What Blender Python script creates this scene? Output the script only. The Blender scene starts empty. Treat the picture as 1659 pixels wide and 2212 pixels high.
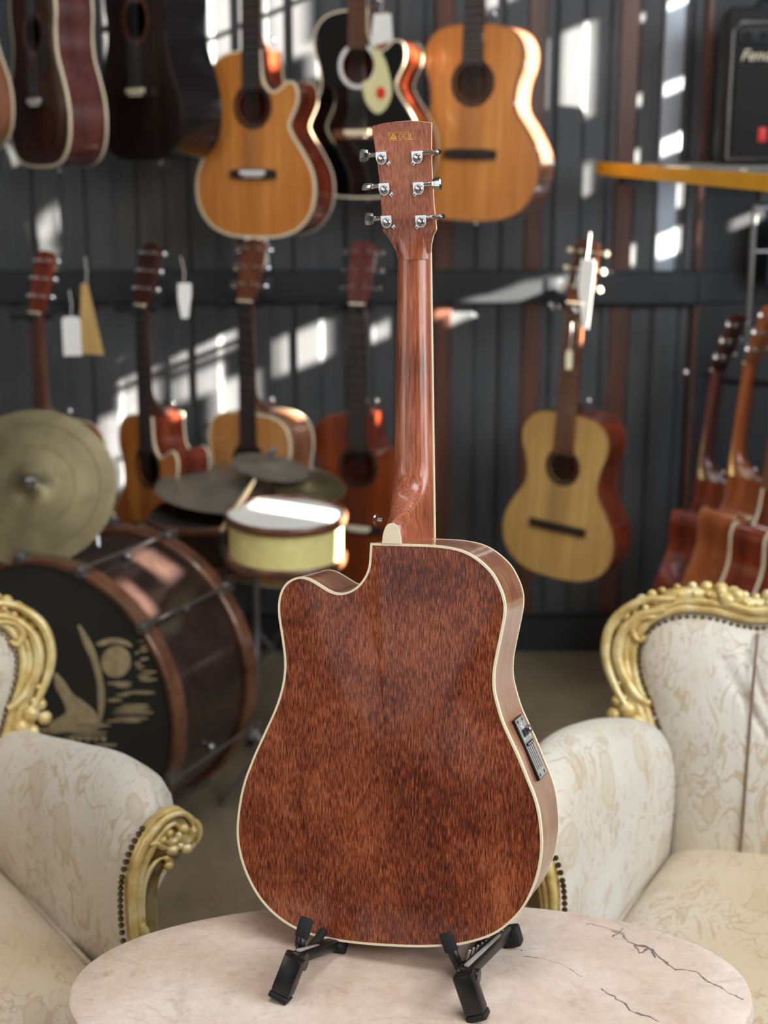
import bpy, bmesh, math, random
from mathutils import Vector, Matrix
from mathutils.geometry import tessellate_polygon
random.seed(7)
S = bpy.context.scene
COL = S.collection
PI = math.pi
R = math.radians

# ------------------------------------------------------------------ camera
H = 1.62; TH = R(14); FPX = 3070.0; W_, H_ = 1659.0, 2212.0
cam_d = bpy.data.cameras.new('camera'); cam = bpy.data.objects.new('camera', cam_d); COL.objects.link(cam)
cam.location = (0, 0, H); cam.rotation_euler = (PI/2 - TH, 0, 0)
cam_d.sensor_fit = 'VERTICAL'; cam_d.sensor_height = 36.0; cam_d.lens = 36.0*FPX/H_
cam_d.clip_start = 0.05
cam_d.dof.use_dof = True; cam_d.dof.focus_distance = 1.80; cam_d.dof.aperture_fstop = 3.3
cam_d.dof.aperture_blades = 0
S.camera = cam
# ------------------------------------------------------------------ world, sun, windows and added fill light, exposure
S.view_settings.view_transform = 'Standard'; S.view_settings.look = 'None'
S.view_settings.gamma = 1.0; S.view_settings.use_curve_mapping = False
S.view_settings.exposure = 0.0
wd = bpy.data.worlds.new('world'); S.world = wd; wd.use_nodes = True
bg = wd.node_tree.nodes['Background']; bg.inputs[0].default_value = (0.62, 0.72, 0.9, 1); bg.inputs[1].default_value = 0.28
SUN = Vector((-0.85, 0.40, -0.34)).normalized()
sl = bpy.data.lights.new('sun', 'SUN'); sl.energy = 100.0; sl.angle = R(0.6); sl.color = (1.0, 0.93, 0.82)
so = bpy.data.objects.new('sun', sl); COL.objects.link(so); so.rotation_euler = SUN.to_track_quat('-Z', 'Y').to_euler()
so.location = (3, 0, 4)
def area(name, loc, target, sx, sy, e, col):
    l = bpy.data.lights.new(name, 'AREA'); l.shape = 'RECTANGLE'; l.size = sx; l.size_y = sy; l.energy = e; l.color = col
    o = bpy.data.objects.new(name, l); COL.objects.link(o); o.location = loc
    o.rotation_euler = (Vector(target)-Vector(loc)).to_track_quat('-Z', 'Y').to_euler(); return o
area('daylight_right_window', (2.1, 1.2, 2.0), (-0.1, 2.2, 0.8), 2.0, 1.6, 85, (0.80, 0.90, 1.0))
area('daylight_front_window', (1.3, -0.7, 2.5), (-0.1, 1.8, 0.6), 1.6, 1.5, 44, (1.0, 0.94, 0.86))
area('wall_fill_light', (-0.4, 3.3, 3.9), (-0.3, 4.3, 1.9), 3.0, 0.7, 26, (0.95, 0.97, 1.0))  # area light added to lift the upper back wall; the ceiling is closed
area('overhead_fill_light', (0.05, 1.25, 3.9), (0.05, 1.5, 0.0), 1.3, 1.0, 42, (0.97, 0.98, 1.0))  # added overhead light for the heel highlight, also over table and chairs
area('tuner_fill_light', (-2.9, -1.7, 1.6), (0.0, 1.2, 1.3), 2.6, 1.7, 15, (0.90, 0.95, 1.0))  # panel added for the chrome tuners to reflect; no opening behind it
area('daylight_left_window', (-2.3, 0.4, 2.1), (-0.3, 1.9, 0.7), 1.1, 1.3, 18, (1.0, 0.90, 0.78))

# ------------------------------------------------------------------ projection helpers (pixel + distance -> real point)
cF = Vector((0, math.cos(TH), -math.sin(TH))); cU = Vector((0, math.sin(TH), math.cos(TH))); cR = Vector((1, 0, 0)); cC = Vector((0, 0, H))
def ray(x, y): return cF + cR*((x-W_/2)/FPX) - cU*((y-H_/2)/FPX)
def P(x, y, Y): d = ray(x, y); return cC + d*(Y/d.y)
def PZ(x, y, z): d = ray(x, y); return cC + d*((z-H)/d.z)

# ------------------------------------------------------------------ mesh helpers
class MB:
    def __init__(s): s.v = []; s.f = []
    def add(s, vs, fs):
        o = len(s.v); s.v += [tuple(v) for v in vs]; s.f += [tuple(i+o for i in f) for f in fs]; return s
    def box(s, c, d, M=None):
        vs = [Vector((c[0]+sx*d[0]/2, c[1]+sy*d[1]/2, c[2]+sz*d[2]/2)) for sx in (-1, 1) for sy in (-1, 1) for sz in (-1, 1)]
        if M: vs = [M @ v for v in vs]
        return s.add(vs, [(0,1,3,2),(4,6,7,5),(0,4,5,1),(2,3,7,6),(0,2,6,4),(1,5,7,3)])
    def bbox(s, c, d, b=0.003, M=None, seg=2):          # bevelled box
        bm = bmesh.new(); bmesh.ops.create_cube(bm, size=1)
        for v in bm.verts: v.co = Vector((v.co.x*d[0], v.co.y*d[1], v.co.z*d[2]))
        bmesh.ops.bevel(bm, geom=bm.edges[:], offset=b, segments=seg, affect='EDGES', profile=0.5)
        bm.verts.index_update()
        vs = [v.co + Vector(c) for v in bm.verts]
        if M: vs = [M @ v for v in vs]
        fs = [[v.index for v in f.verts] for f in bm.faces]; bm.free(); return s.add(vs, fs)
    def tube(s, pts, r, n=10, flat=1.0, nrm=None, cap=True, closed=False):
        pts = [Vector(p) for p in pts]; m = len(pts); rr = r if isinstance(r, (list, tuple)) else [r]*m
        vs = []; ref = Vector(nrm) if nrm is not None else None; prev = None
        for i, p in enumerate(pts):
            if closed: t = pts[(i+1) % m]-pts[i-1]
            else: t = pts[min(i+1, m-1)]-pts[max(i-1, 0)]
            t = t.normalized() if t.length > 1e-9 else Vector((0, 0, 1))
            if ref is not None: a = ref - t*ref.dot(t)
            elif prev is not None: a = prev - t*prev.dot(t)
            else: a = t.orthogonal()
            if a.length < 1e-6: a = t.orthogonal()
            a.normalize(); prev = a; b = t.cross(a)
            for k in range(n):
                an = 2*PI*k/n; vs.append(p + a*(math.cos(an)*rr[i]*flat) + b*(math.sin(an)*rr[i]))
        fs = []
        for i in range(m if closed else m-1):
            for k in range(n):
                i2 = (i+1) % m; k2 = (k+1) % n
                fs.append((i*n+k, i*n+k2, i2*n+k2, i2*n+k))
        if cap and not closed: fs.append(tuple(range(n-1, -1, -1))); fs.append(tuple((m-1)*n+k for k in range(n)))
        return s.add(vs, fs)
    def cyl(s, a, b, r, n=16, r2=None): return s.tube([a, b], [r, r if r2 is None else r2], n)
    def sph(s, c, r, n=10, sc=(1, 1, 1)):
        vs = []; fs = []; m = max(4, n//2+1)
        for i in range(m+1):
            th = PI*i/m
            for k in range(n):
                ph = 2*PI*k/n
                vs.append((c[0]+r*sc[0]*math.sin(th)*math.cos(ph), c[1]+r*sc[1]*math.sin(th)*math.sin(ph), c[2]+r*sc[2]*math.cos(th)))
        for i in range(m):
            for k in range(n): fs.append((i*n+k, (i+1)*n+k, (i+1)*n+(k+1) % n, i*n+(k+1) % n))
        return s.add(vs, fs)
    def lathe(s, prof, n=32, M=None, cap=True):           # prof: (r, h) about z
        vs = []; fs = []; m = len(prof)
        for r, h in prof:
            for k in range(n): vs.append(Vector((r*math.cos(2*PI*k/n), r*math.sin(2*PI*k/n), h)))
        for i in range(m-1):
            for k in range(n): fs.append((i*n+k, i*n+(k+1) % n, (i+1)*n+(k+1) % n, (i+1)*n+k))
        if cap: fs.append(tuple(range(n-1, -1, -1))); fs.append(tuple((m-1)*n+k for k in range(n)))
        if M: vs = [M @ v for v in vs]
        return s.add(vs, fs)
    def prism(s, poly, d0, d1, F):                          # poly 2d, F(a,b,d)->3d
        n = len(poly); tri = tessellate_polygon([[Vector((a, b, 0)) for a, b in poly]])
        vs = [F(a, b, d0) for a, b in poly]+[F(a, b, d1) for a, b in poly]
        fs = [tuple(t) for t in tri]+[tuple(i+n for i in reversed(t)) for t in tri]
        fs += [(i, (i+1) % n, (i+1) % n+n, i+n) for i in range(n)]
        return s.add(vs, fs)
    def loft(s, secs, closed_sec=True, closed=False, cap=False):
        n = len(secs[0]); m = len(secs); vs = [v for sc in secs for v in sc]; fs = []
        for i in range(m if closed else m-1):
            for k in range(n if closed_sec else n-1):
                i2 = (i+1) % m; k2 = (k+1) % n
                fs.append((i*n+k, i*n+k2, i2*n+k2, i2*n+k))
        if cap: fs.append(tuple(range(n-1, -1, -1))); fs.append(tuple((m-1)*n+k for k in range(n)))
        return s.add(vs, fs)

def obj(name, mb, mat, parent=None, smooth=True, label=None, kind=None, ang=40):
    me = bpy.data.meshes.new(name); me.from_pydata(mb.v, [], mb.f); me.update()
    bm = bmesh.new(); bm.from_mesh(me); bmesh.ops.remove_doubles(bm, verts=bm.verts, dist=1e-6)
    bmesh.ops.recalc_face_normals(bm, faces=bm.faces); bm.to_mesh(me); bm.free()
    if smooth:
        me.polygons.foreach_set('use_smooth', [True]*len(me.polygons))
        me.set_sharp_from_angle(angle=R(ang))
    me.materials.append(mat)
    o = bpy.data.objects.new(name, me); COL.objects.link(o)
    if parent: o.parent = parent
    if label: o['label'] = label
    if kind: o['kind'] = kind
    return o
def tag(o, label, cat, group=None):
    o['label'] = label; o['category'] = cat
    if group: o['group'] = group
    return o
def thing(name, label, cat, loc=(0, 0, 0), rot=(0, 0, 0), group=None, M=None):
    o = bpy.data.objects.new(name, None); COL.objects.link(o); o.empty_display_size = 0.05
    if M is not None: o.matrix_world = M
    else: o.location = loc; o.rotation_euler = rot
    return tag(o, label, cat, group)
def struct(name, mb, mat, parent=None, smooth=False):
    o = obj(name, mb, mat, parent, smooth)
    if parent is None: o['kind'] = 'structure'
    return o
def catmull(pts, k=6, closed=False):
    out = []; n = len(pts); pts = [Vector(p) for p in pts]
    for i in range(n if closed else n-1):
        if closed: p0, p1, p2, p3 = pts[i-1], pts[i], pts[(i+1) % n], pts[(i+2) % n]
        else: p0, p1, p2, p3 = pts[max(i-1, 0)], pts[i], pts[i+1], pts[min(i+2, n-1)]
        for j in range(k):
            t = j/k
            out.append(0.5*((2*p1)+(p2-p0)*t+(2*p0-5*p1+4*p2-p3)*t*t+(3*p1-p0-3*p2+p3)*t**3))
    if not closed: out.append(pts[-1])
    return out
def inset2(poly, d):                                         # offset a ccw/cw polygon inward
    n = len(poly); A = sum(poly[i][0]*poly[(i+1) % n][1]-poly[(i+1) % n][0]*poly[i][1] for i in range(n)); sg = 1 if A > 0 else -1
    out = []
    for i in range(n):
        p0 = Vector(poly[i-1]); p1 = Vector(poly[i]); p2 = Vector(poly[(i+1) % n])
        a = (p1-p0).normalized(); b = (p2-p1).normalized(); t = (a+b)
        t = t.normalized() if t.length > 1e-6 else a
        nn = Vector((-t.y, t.x))*sg
        c = max(0.5, nn.dot(Vector((-a.y, a.x))*sg)); out.append(p1+nn*(d/c))
    return out

# ------------------------------------------------------------------ material helpers
def lin(c):
    return tuple(((v/255)/12.92 if v/255 <= 0.04045 else ((v/255+0.055)/1.055)**2.4) for v in c)+(1.0,)
def mat0(name):
    m = bpy.data.materials.new(name); m.use_nodes = True; return m, m.node_tree, m.node_tree.nodes['Principled BSDF']
def nd(nt, t, **kw):
    n = nt.nodes.new(t)
    for k, v in kw.items():
        if k.startswith('i_'):
            n.inputs[int(k[2:])].default_value = v
        else: setattr(n, k, v)
    return n
def ramp(nt, fac, stops):
    r = nt.nodes.new('ShaderNodeValToRGB'); e = r.color_ramp.elements
    while len(e) < len(stops): e.new(0.5)
    for i, (p, c) in enumerate(stops): e[i].position = p; e[i].color = c
    nt.links.new(fac, r.inputs[0]); return r.outputs[0]
def coords(nt, sc=(1, 1, 1), rot=(0, 0, 0), kind='Object'):
    tc = nt.nodes.new('ShaderNodeTexCoord'); mp = nt.nodes.new('ShaderNodeMapping')
    mp.inputs['Scale'].default_value = sc; mp.inputs['Rotation'].default_value = rot
    nt.links.new(tc.outputs[kind], mp.inputs[0]); return mp.outputs[0]
def noise(nt, vec, scale, detail=3, rough=0.5, dist=0.0):
    n = nt.nodes.new('ShaderNodeTexNoise'); n.inputs['Scale'].default_value = scale; n.inputs['Detail'].default_value = detail
    n.inputs['Roughness'].default_value = rough; n.inputs['Distortion'].default_value = dist
    nt.links.new(vec, n.inputs['Vector']); return n.outputs['Fac']
def mixc(nt, fac, a, b, mode='MIX'):
    m = nt.nodes.new('ShaderNodeMix'); m.data_type = 'RGBA'; m.blend_type = mode
    for sock, v in ((0, fac), (6, a), (7, b)):
        if hasattr(v, 'is_output') or hasattr(v, 'links'): nt.links.new(v, m.inputs[sock])
        else: m.inputs[sock].default_value = v
    return m.outputs[2]
def mth(nt, op, a, b=None, c=None):
    m = nt.nodes.new('ShaderNodeMath'); m.operation = op
    for i, v in enumerate((a, b, c)):
        if v is None: continue
        if hasattr(v, 'links'): nt.links.new(v, m.inputs[i])
        else: m.inputs[i].default_value = v
    return m.outputs[0]
def bump(nt, bs, h, strength=0.3, dist=0.002):
    b = nt.nodes.new('ShaderNodeBump'); b.inputs['Strength'].default_value = strength; b.inputs['Distance'].default_value = dist
    nt.links.new(h, b.inputs['Height']); nt.links.new(b.outputs[0], bs.inputs['Normal'])
def plain(name, c, rough=0.5, metal=0.0, coat=0.0, var=0.12, sc=30, spec=0.5, bmp=0.0):
    m, nt, bs = mat0(name); L = lin(c)
    v = coords(nt); n = noise(nt, v, sc, 4)
    lo = tuple(x*(1-var) for x in L[:3])+(1,); hi = tuple(min(1, x*(1+var)) for x in L[:3])+(1,)
    nt.links.new(ramp(nt, n, [(0.3, lo), (0.7, hi)]), bs.inputs['Base Color'])
    bs.inputs['Roughness'].default_value = rough; bs.inputs['Metallic'].default_value = metal
    bs.inputs['Coat Weight'].default_value = coat; bs.inputs['Coat Roughness'].default_value = 0.06
    bs.inputs['Specular IOR Level'].default_value = spec
    if bmp: bump(nt, bs, n, bmp)
    return m
def wood(name, dark, mid, light, along='Z', grain=60, rough=0.35, coat=0.5, blotch=6.0, stretch=0.06):
    m, nt, bs = mat0(name); s = [1, 1, 1]; s['XYZ'.index(along)] = stretch
    v = coords(nt, tuple(s)); n1 = noise(nt, v, grain, 6, 0.65); n2 = noise(nt, coords(nt), blotch, 3)
    f = mth(nt, 'ADD', mth(nt, 'MULTIPLY', n1, 0.65), mth(nt, 'MULTIPLY', n2, 0.35))
    nt.links.new(ramp(nt, f, [(0.36, lin(dark)), (0.5, lin(mid)), (0.64, lin(light))]), bs.inputs['Base Color'])
    bs.inputs['Roughness'].default_value = rough; bs.inputs['Coat Weight'].default_value = coat; bs.inputs['Coat Roughness'].default_value = 0.08
    return m

def mat_mahogany_back():
    m, nt, bs = mat0('figured_mahogany')
    v1 = coords(nt, (1, 0.075, 1)); n1 = noise(nt, v1, 1150, 2, 0.55, 0.3)           # short pores running up the back
    v2 = coords(nt, (1, 0.16, 1)); n2 = noise(nt, v2, 420, 3, 0.6, 0.6)
    v3 = coords(nt, (1, 0.8, 1), (0, 0, R(-28))); n3 = noise(nt, v3, 11, 3, 0.5, 0.8)
    v4 = coords(nt, (1, 0.12, 1)); n4 = noise(nt, v4, 14, 2)
    v5 = coords(nt, (1, 1, 1)); n5 = noise(nt, v5, 520, 2, 0.6, 2.5)
    f = mth(nt, 'ADD', mth(nt, 'MULTIPLY', n1, 0.80), mth(nt, 'MULTIPLY', n2, 0.24))
    f = mth(nt, 'ADD', f, mth(nt, 'MULTIPLY', n3, 0.30))
    f = mth(nt, 'ADD', f, mth(nt, 'MULTIPLY', n4, 0.18))
    f = mth(nt, 'ADD', f, mth(nt, 'MULTIPLY', n5, 0.26))
    f = mth(nt, 'MULTIPLY', f, 0.565)
    nt.links.new(ramp(nt, f, [(0.405, lin((44, 14, 8))), (0.47, lin((90, 37, 20))), (0.525, lin((132, 65, 38))), (0.60, lin((176, 104, 66)))]), bs.inputs['Base Color'])
    bs.inputs['Roughness'].default_value = 0.5; bs.inputs['Coat Weight'].default_value = 0.5; bs.inputs['Coat Roughness'].default_value = 0.11; bs.inputs['Specular IOR Level'].default_value = 0.2
    return m
def mat_marble(segs):
    m, nt, bs = mat0('polished_marble')
    v = coords(nt); n1 = noise(nt, v, 5, 6, 0.6, 0.6); n2 = noise(nt, coords(nt, (1, 1.6, 1), (0, 0, 0.5)), 13, 6, 0.65, 1.6)
    n3 = noise(nt, v, 70, 5, 0.7)
    base = ramp(nt, n1, [(0.3, lin((196, 168, 146))), (0.5, lin((214, 192, 174))), (0.68, lin((226, 212, 200)))])
    base = mixc(nt, mth(nt, 'MULTIPLY', ramp(nt, n2, [(0.53, (0, 0, 0, 1)), (0.70, (1, 1, 1, 1))]), 0.5), base, lin((168, 142, 124)))
    base = mixc(nt, 0.25, base, ramp(nt, n3, [(0.3, lin((150, 128, 112))), (0.7, lin((225, 212, 200)))]))
    # warped coordinates for the crack veins
    nz = nt.nodes.new('ShaderNodeTexNoise'); nz.inputs['Scale'].default_value = 45; nz.inputs['Detail'].default_value = 5; nt.links.new(v, nz.inputs['Vector'])
    sub = nd(nt, 'ShaderNodeVectorMath', operation='SUBTRACT'); nt.links.new(nz.outputs['Color'], sub.inputs[0]); sub.inputs[1].default_value = (0.5, 0.5, 0.5)
    scl = nd(nt, 'ShaderNodeVectorMath', operation='SCALE'); nt.links.new(sub.outputs[0], scl.inputs[0]); scl.inputs['Scale'].default_value = 0.022
    ad = nd(nt, 'ShaderNodeVectorMath', operation='ADD'); nt.links.new(v, ad.inputs[0]); nt.links.new(scl.outputs[0], ad.inputs[1])
    fl = nd(nt, 'ShaderNodeVectorMath', operation='MULTIPLY'); nt.links.new(ad.outputs[0], fl.inputs[0]); fl.inputs[1].default_value = (1, 1, 0)
    w = None
    for a, b, wid in segs:
        a = Vector((a[0], a[1], 0)); b = Vector((b[0], b[1], 0)); ab = b-a
        s = nd(nt, 'ShaderNodeVectorMath', operation='SUBTRACT'); nt.links.new(fl.outputs[0], s.inputs[0]); s.inputs[1].default_value = a
        d = nd(nt, 'ShaderNodeVectorMath', operation='DOT_PRODUCT'); nt.links.new(s.outputs[0], d.inputs[0]); d.inputs[1].default_value = ab/ab.length_squared
        c = nd(nt, 'ShaderNodeClamp'); nt.links.new(d.outputs['Value'], c.inputs[0])
        q = nd(nt, 'ShaderNodeVectorMath', operation='SCALE'); q.inputs[0].default_value = ab; nt.links.new(c.outputs[0], q.inputs['Scale'])
        e = nd(nt, 'ShaderNodeVectorMath', operation='SUBTRACT'); nt.links.new(s.outputs[0], e.inputs[0]); nt.links.new(q.outputs[0], e.inputs[1])
        ln = nd(nt, 'ShaderNodeVectorMath', operation='LENGTH'); nt.links.new(e.outputs[0], ln.inputs[0])
        k = mth(nt, 'DIVIDE', ln.outputs['Value'], wid)
        w = k if w is None else mth(nt, 'MINIMUM', w, k)
    brk = noise(nt, v, 30, 3)
    w = mth(nt, 'ADD', w, mth(nt, 'MULTIPLY', mth(nt, 'SUBTRACT', brk, 0.42), 1.6))
    vein = ramp(nt, w, [(0.25, (1, 1, 1, 1)), (1.1, (0, 0, 0, 1))])
    base = mixc(nt, mth(nt, 'MULTIPLY', vein, 0.85), base, lin((74, 70, 72)))
    nt.links.new(base, bs.inputs['Base Color'])
    nt.links.new(mth(nt, 'ADD', mth(nt, 'MULTIPLY', n3, 0.15), 0.12), bs.inputs['Roughness'])
    bs.inputs['Coat Weight'].default_value = 0.3
    return m
def mat_damask(name, base=(208, 204, 197), pat=(172, 146, 106)):
    m, nt, bs = mat0(name)
    wv = coords(nt, (1, 1, 1)); nz = nt.nodes.new('ShaderNodeTexNoise'); nz.inputs['Scale'].default_value = 7; nt.links.new(wv, nz.inputs['Vector'])
    sc = nd(nt, 'ShaderNodeVectorMath', operation='SCALE'); nt.links.new(nz.outputs['Color'], sc.inputs[0]); sc.inputs['Scale'].default_value = 0.06
    ad = nd(nt, 'ShaderNodeVectorMath', operation='ADD'); nt.links.new(wv, ad.inputs[0]); nt.links.new(sc.outputs[0], ad.inputs[1])
    mp = nt.nodes.new('ShaderNodeMapping'); mp.inputs['Scale'].default_value = (1, 0.5, 0.34); nt.links.new(ad.outputs[0], mp.inputs[0])
    vo = nt.nodes.new('ShaderNodeTexVoronoi'); vo.inputs['Scale'].default_value = 15; nt.links.new(mp.outputs[0], vo.inputs['Vector'])
    buds = ramp(nt, vo.outputs['Distance'], [(0.20, (0.45, 0.45, 0.45, 1)), (0.235, (1, 1, 1, 1)), (0.26, (0, 0, 0, 1))])
    cn = noise(nt, mp.outputs[0], 15, 3, 0.5, 1.2)
    vines = ramp(nt, mth(nt, 'ABSOLUTE', mth(nt, 'SUBTRACT', mth(nt, 'FRACT', mth(nt, 'MULTIPLY', cn, 7.0)), 0.5)), [(0.05, (1, 1, 1, 1)), (0.13, (0, 0, 0, 1))])
    spk = ramp(nt, noise(nt, coords(nt, (1, 1, 0.5)), 120, 3, 0.7), [(0.56, (0, 0, 0, 1)), (0.63, (1, 1, 1, 1))])
    gate = ramp(nt, noise(nt, wv, 9, 2), [(0.36, (0, 0, 0, 1)), (0.5, (1, 1, 1, 1))])
    f = mth(nt, 'MULTIPLY', buds, 0.7)
    f = mth(nt, 'MAXIMUM', f, mth(nt, 'MULTIPLY', mth(nt, 'MULTIPLY', vines, gate), 0.75))
    f = mth(nt, 'MAXIMUM', f, mth(nt, 'MULTIPLY', mth(nt, 'MULTIPLY', spk, gate), 0.7))
    big = noise(nt, wv, 3.5, 2)
    b0 = ramp(nt, big, [(0.35, lin((base[0]-10, base[1]-16, base[2]-28))), (0.65, lin(base))])
    nt.links.new(mixc(nt, mth(nt, 'MULTIPLY', f, 0.85), b0, lin(pat)), bs.inputs['Base Color'])
    bs.inputs['Roughness'].default_value = 0.55; bs.inputs['Sheen Weight'].default_value = 0.25
    h = mth(nt, 'ADD', mth(nt, 'MULTIPLY', f, 0.5), mth(nt, 'MULTIPLY', noise(nt, coords(nt, (1, 1, 0.15)), 60, 2), 0.9))
    bump(nt, bs, h, 0.35, 0.003)
    return m
def mat_gold():
    m, nt, bs = mat0('gilded_carving'); v = coords(nt); n = noise(nt, v, 25, 5, 0.6); n2 = noise(nt, v, 90, 4, 0.7)
    c = ramp(nt, n, [(0.3, lin((164, 134, 72))), (0.5, lin((206, 180, 116))), (0.7, lin((226, 214, 168)))])
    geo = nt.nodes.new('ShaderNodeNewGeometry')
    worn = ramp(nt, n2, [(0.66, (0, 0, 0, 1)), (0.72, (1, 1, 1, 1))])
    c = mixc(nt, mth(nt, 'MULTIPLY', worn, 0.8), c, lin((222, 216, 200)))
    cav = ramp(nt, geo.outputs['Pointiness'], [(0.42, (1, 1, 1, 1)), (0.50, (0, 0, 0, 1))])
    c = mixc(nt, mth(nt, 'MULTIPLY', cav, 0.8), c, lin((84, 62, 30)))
    nt.links.new(c, bs.inputs['Base Color']); bs.inputs['Metallic'].default_value = 0.3; bs.inputs['Roughness'].default_value = 0.4
    return m
M = {}
M['back'] = mat_mahogany_back()
M['neckwood'] = wood('reddish_mahogany_neck', (88, 38, 22), (148, 78, 50), (182, 112, 78), 'Y', 420, 0.36, 0.45, 10, 0.05)
M['sidewood'] = wood('mahogany_side', (104, 58, 38), (144, 92, 66), (172, 120, 90), 'Y', 60, 0.3, 0.8, 9, 0.12)
M['sidewood'].node_tree.nodes['Principled BSDF'].inputs['Coat Roughness'].default_value = 0.16
M['cream'] = plain('ivory_binding', (232, 220, 188), 0.35, var=0.04)
M['chrome'] = plain('chrome', (238, 238, 238), 0.16, 1.0, var=0.02)
M['goldleaf'] = plain('gold_foil_print', (246, 186, 84), 0.5, 0.0, var=0.05)
M['blackplastic'] = plain('black_plastic', (14, 14, 15), 0.35, var=0.2, sc=200)
M['rubber'] = plain('matte_black_rubber', (16, 16, 17), 0.75, var=0.3, sc=400, bmp=0.2)
M['pregrey'] = plain('grey_panel', (158, 155, 151), 0.35, 0.25, var=0.05)
M['white'] = plain('white_paper', (226, 224, 218), 0.6, var=0.03)
M['ebony'] = wood('dark_fingerboard', (20, 13, 10), (36, 24, 19), (50, 36, 28), 'Z', 60, 0.5, 0.1)
M['natural'] = wood('amber_spruce_top', (172, 100, 40), (200, 126, 56), (216, 146, 74), 'Z', 40, 0.3, 0.7, 3)
M['pale'] = wood('pale_spruce_top', (160, 122, 66), (180, 142, 82), (196, 160, 98), 'Z', 40, 0.5, 0.15, 3)
M['tan'] = wood('tan_top', (170, 110, 56), (190, 134, 74), (206, 152, 92), 'Z', 40, 0.35, 0.5, 3)
M['redtop'] = wood('dark_cedar_top', (84, 32, 8), (112, 46, 14), (136, 62, 22), 'Z', 30, 0.35, 0.6, 3)
M['mahtop'] = wood('dark_mahogany_top', (34, 12, 8), (60, 22, 12), (84, 36, 18), 'Z', 30, 0.4, 0.5, 4)
M['burst'] = wood('smoky_brown_top', (16, 12, 11), (30, 22, 19), (50, 38, 32), 'Z', 20, 0.35, 0.6, 3)
M['black'] = plain('black_gloss', (5, 6, 9), 0.12, coat=1.0)
M['darkside'] = plain('dark_side', (22, 20, 22), 0.25, coat=0.8)
M['redside'] = wood('red_brown_side', (74, 22, 10), (118, 46, 24), (150, 68, 38), 'Z', 30, 0.25, 0.9, 4)
M['mahside'] = wood('plum_mahogany_side', (64, 28, 26), (92, 46, 42), (110, 60, 54), 'Z', 30, 0.25, 0.9, 4)
M['brownside'] = wood('brown_side', (110, 70, 50), (140, 92, 66), (160, 112, 84), 'Z', 30, 0.3, 0.8, 4)
M['orangeside'] = wood('orange_back', (120, 60, 26), (150, 80, 38), (172, 100, 54), 'Z', 30, 0.25, 0.9, 4)
M['neckbrown'] = wood('brown_neck', (70, 36, 20), (100, 56, 34), (124, 74, 46), 'Z', 60, 0.35, 0.5, 5)
M['guard'] = plain('cream_pickguard', (222, 214, 160), 0.3, coat=0.5, var=0.03)
M['red'] = plain('red_sticker', (210, 50, 40), 0.5, var=0.03)
M['hole'] = plain('soundhole_dark', (20, 12, 9), 0.9)
M['bronze'] = plain('bronze_nail', (92, 76, 58), 0.3, 0.9, var=0.2)
M['damask'] = mat_damask('cream_damask')
M['seatfab'] = mat_damask('cream_damask_seat', (204, 191, 172), (168, 140, 100))
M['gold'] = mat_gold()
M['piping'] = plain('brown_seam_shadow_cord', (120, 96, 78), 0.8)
M['brass'] = plain('aged_cymbal_bronze', (108, 99, 72), 0.42, 0.7, var=0.25, sc=14)
M['cymdark'] = plain('dull_cymbal', (138, 132, 118), 0.42, 0.5, var=0.2, sc=10)
M['shell'] = wood('dark_drum_shell', (26, 18, 15), (42, 29, 25), (56, 41, 35), 'X', 20, 0.3, 0.6, 6)
M['hoop'] = wood('brown_drum_hoop', (70, 42, 28), (100, 62, 42), (122, 82, 58), 'X', 20, 0.35, 0.5, 6)
M['drumhead'] = plain('black_drumhead', (44, 44, 40), 0.5, var=0.15, sc=6)
M['paint'] = plain('ochre_drum_paint', (178, 160, 124), 0.6, var=0.2, sc=40)
M['yellowshell'] = plain('cream_drum_wrap', (226, 214, 142), 0.4, var=0.08)
M['head'] = plain('white_drumhead', (228, 226, 220), 0.5, var=0.03)
M['steel'] = plain('dull_steel', (150, 150, 150), 0.3, 0.9, var=0.1)
M['stick'] = plain('pale_hickory', (200, 178, 140), 0.5, var=0.05)
M['yellow'] = plain('yellow_paint', (226, 166, 24), 0.45, var=0.08, sc=8)
M['tolex'] = plain('black_amp_vinyl', (14, 14, 15), 0.7, var=0.3, sc=200, bmp=0.3)
M['grille'] = plain('black_grille_cloth', (20, 18, 17), 0.8, var=0.3, sc=300)
M['blue'] = plain('navy_cloth', (22, 38, 66), 0.7)
M['galv'] = plain('galvanised_steel', (150, 158, 168), 0.4, 0.4, var=0.1, sc=8)
def mat_wall():
    m, nt, bs = mat0('charcoal_profiled_sheet'); v = coords(nt); n = noise(nt, v, 2.2, 5, 0.6); n2 = noise(nt, coords(nt, (1, 1, 0.1)), 24, 4)
    c = ramp(nt, mth(nt, 'ADD', mth(nt, 'MULTIPLY', n, 0.6), mth(nt, 'MULTIPLY', n2, 0.4)), [(0.35, lin((56, 57, 59))), (0.65, lin((82, 83, 85)))])
    nt.links.new(c, bs.inputs['Base Color']); bs.inputs['Roughness'].default_value = 0.55; return m
def mat_floor():
    m, nt, bs = mat0('grey_brown_concrete'); v = coords(nt); n = noise(nt, v, 1.6, 6, 0.6); n2 = noise(nt, v, 26, 5, 0.7)
    c = ramp(nt, mth(nt, 'ADD', mth(nt, 'MULTIPLY', n, 0.7), mth(nt, 'MULTIPLY', n2, 0.3)), [(0.35, lin((102, 88, 68))), (0.65, lin((148, 130, 104)))])
    nt.links.new(c, bs.inputs['Base Color']); bs.inputs['Roughness'].default_value = 0.4; bump(nt, bs, n2, 0.15); return m
M['wall'] = mat_wall(); M['floor'] = mat_floor()
M['plaster'] = plain('grey_plaster', (120, 116, 110), 0.9, var=0.08, sc=3, bmp=0.1)
M['darkbeam'] = plain('black_steel_rail', (26, 29, 33), 0.5, var=0.15, sc=10)
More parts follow.
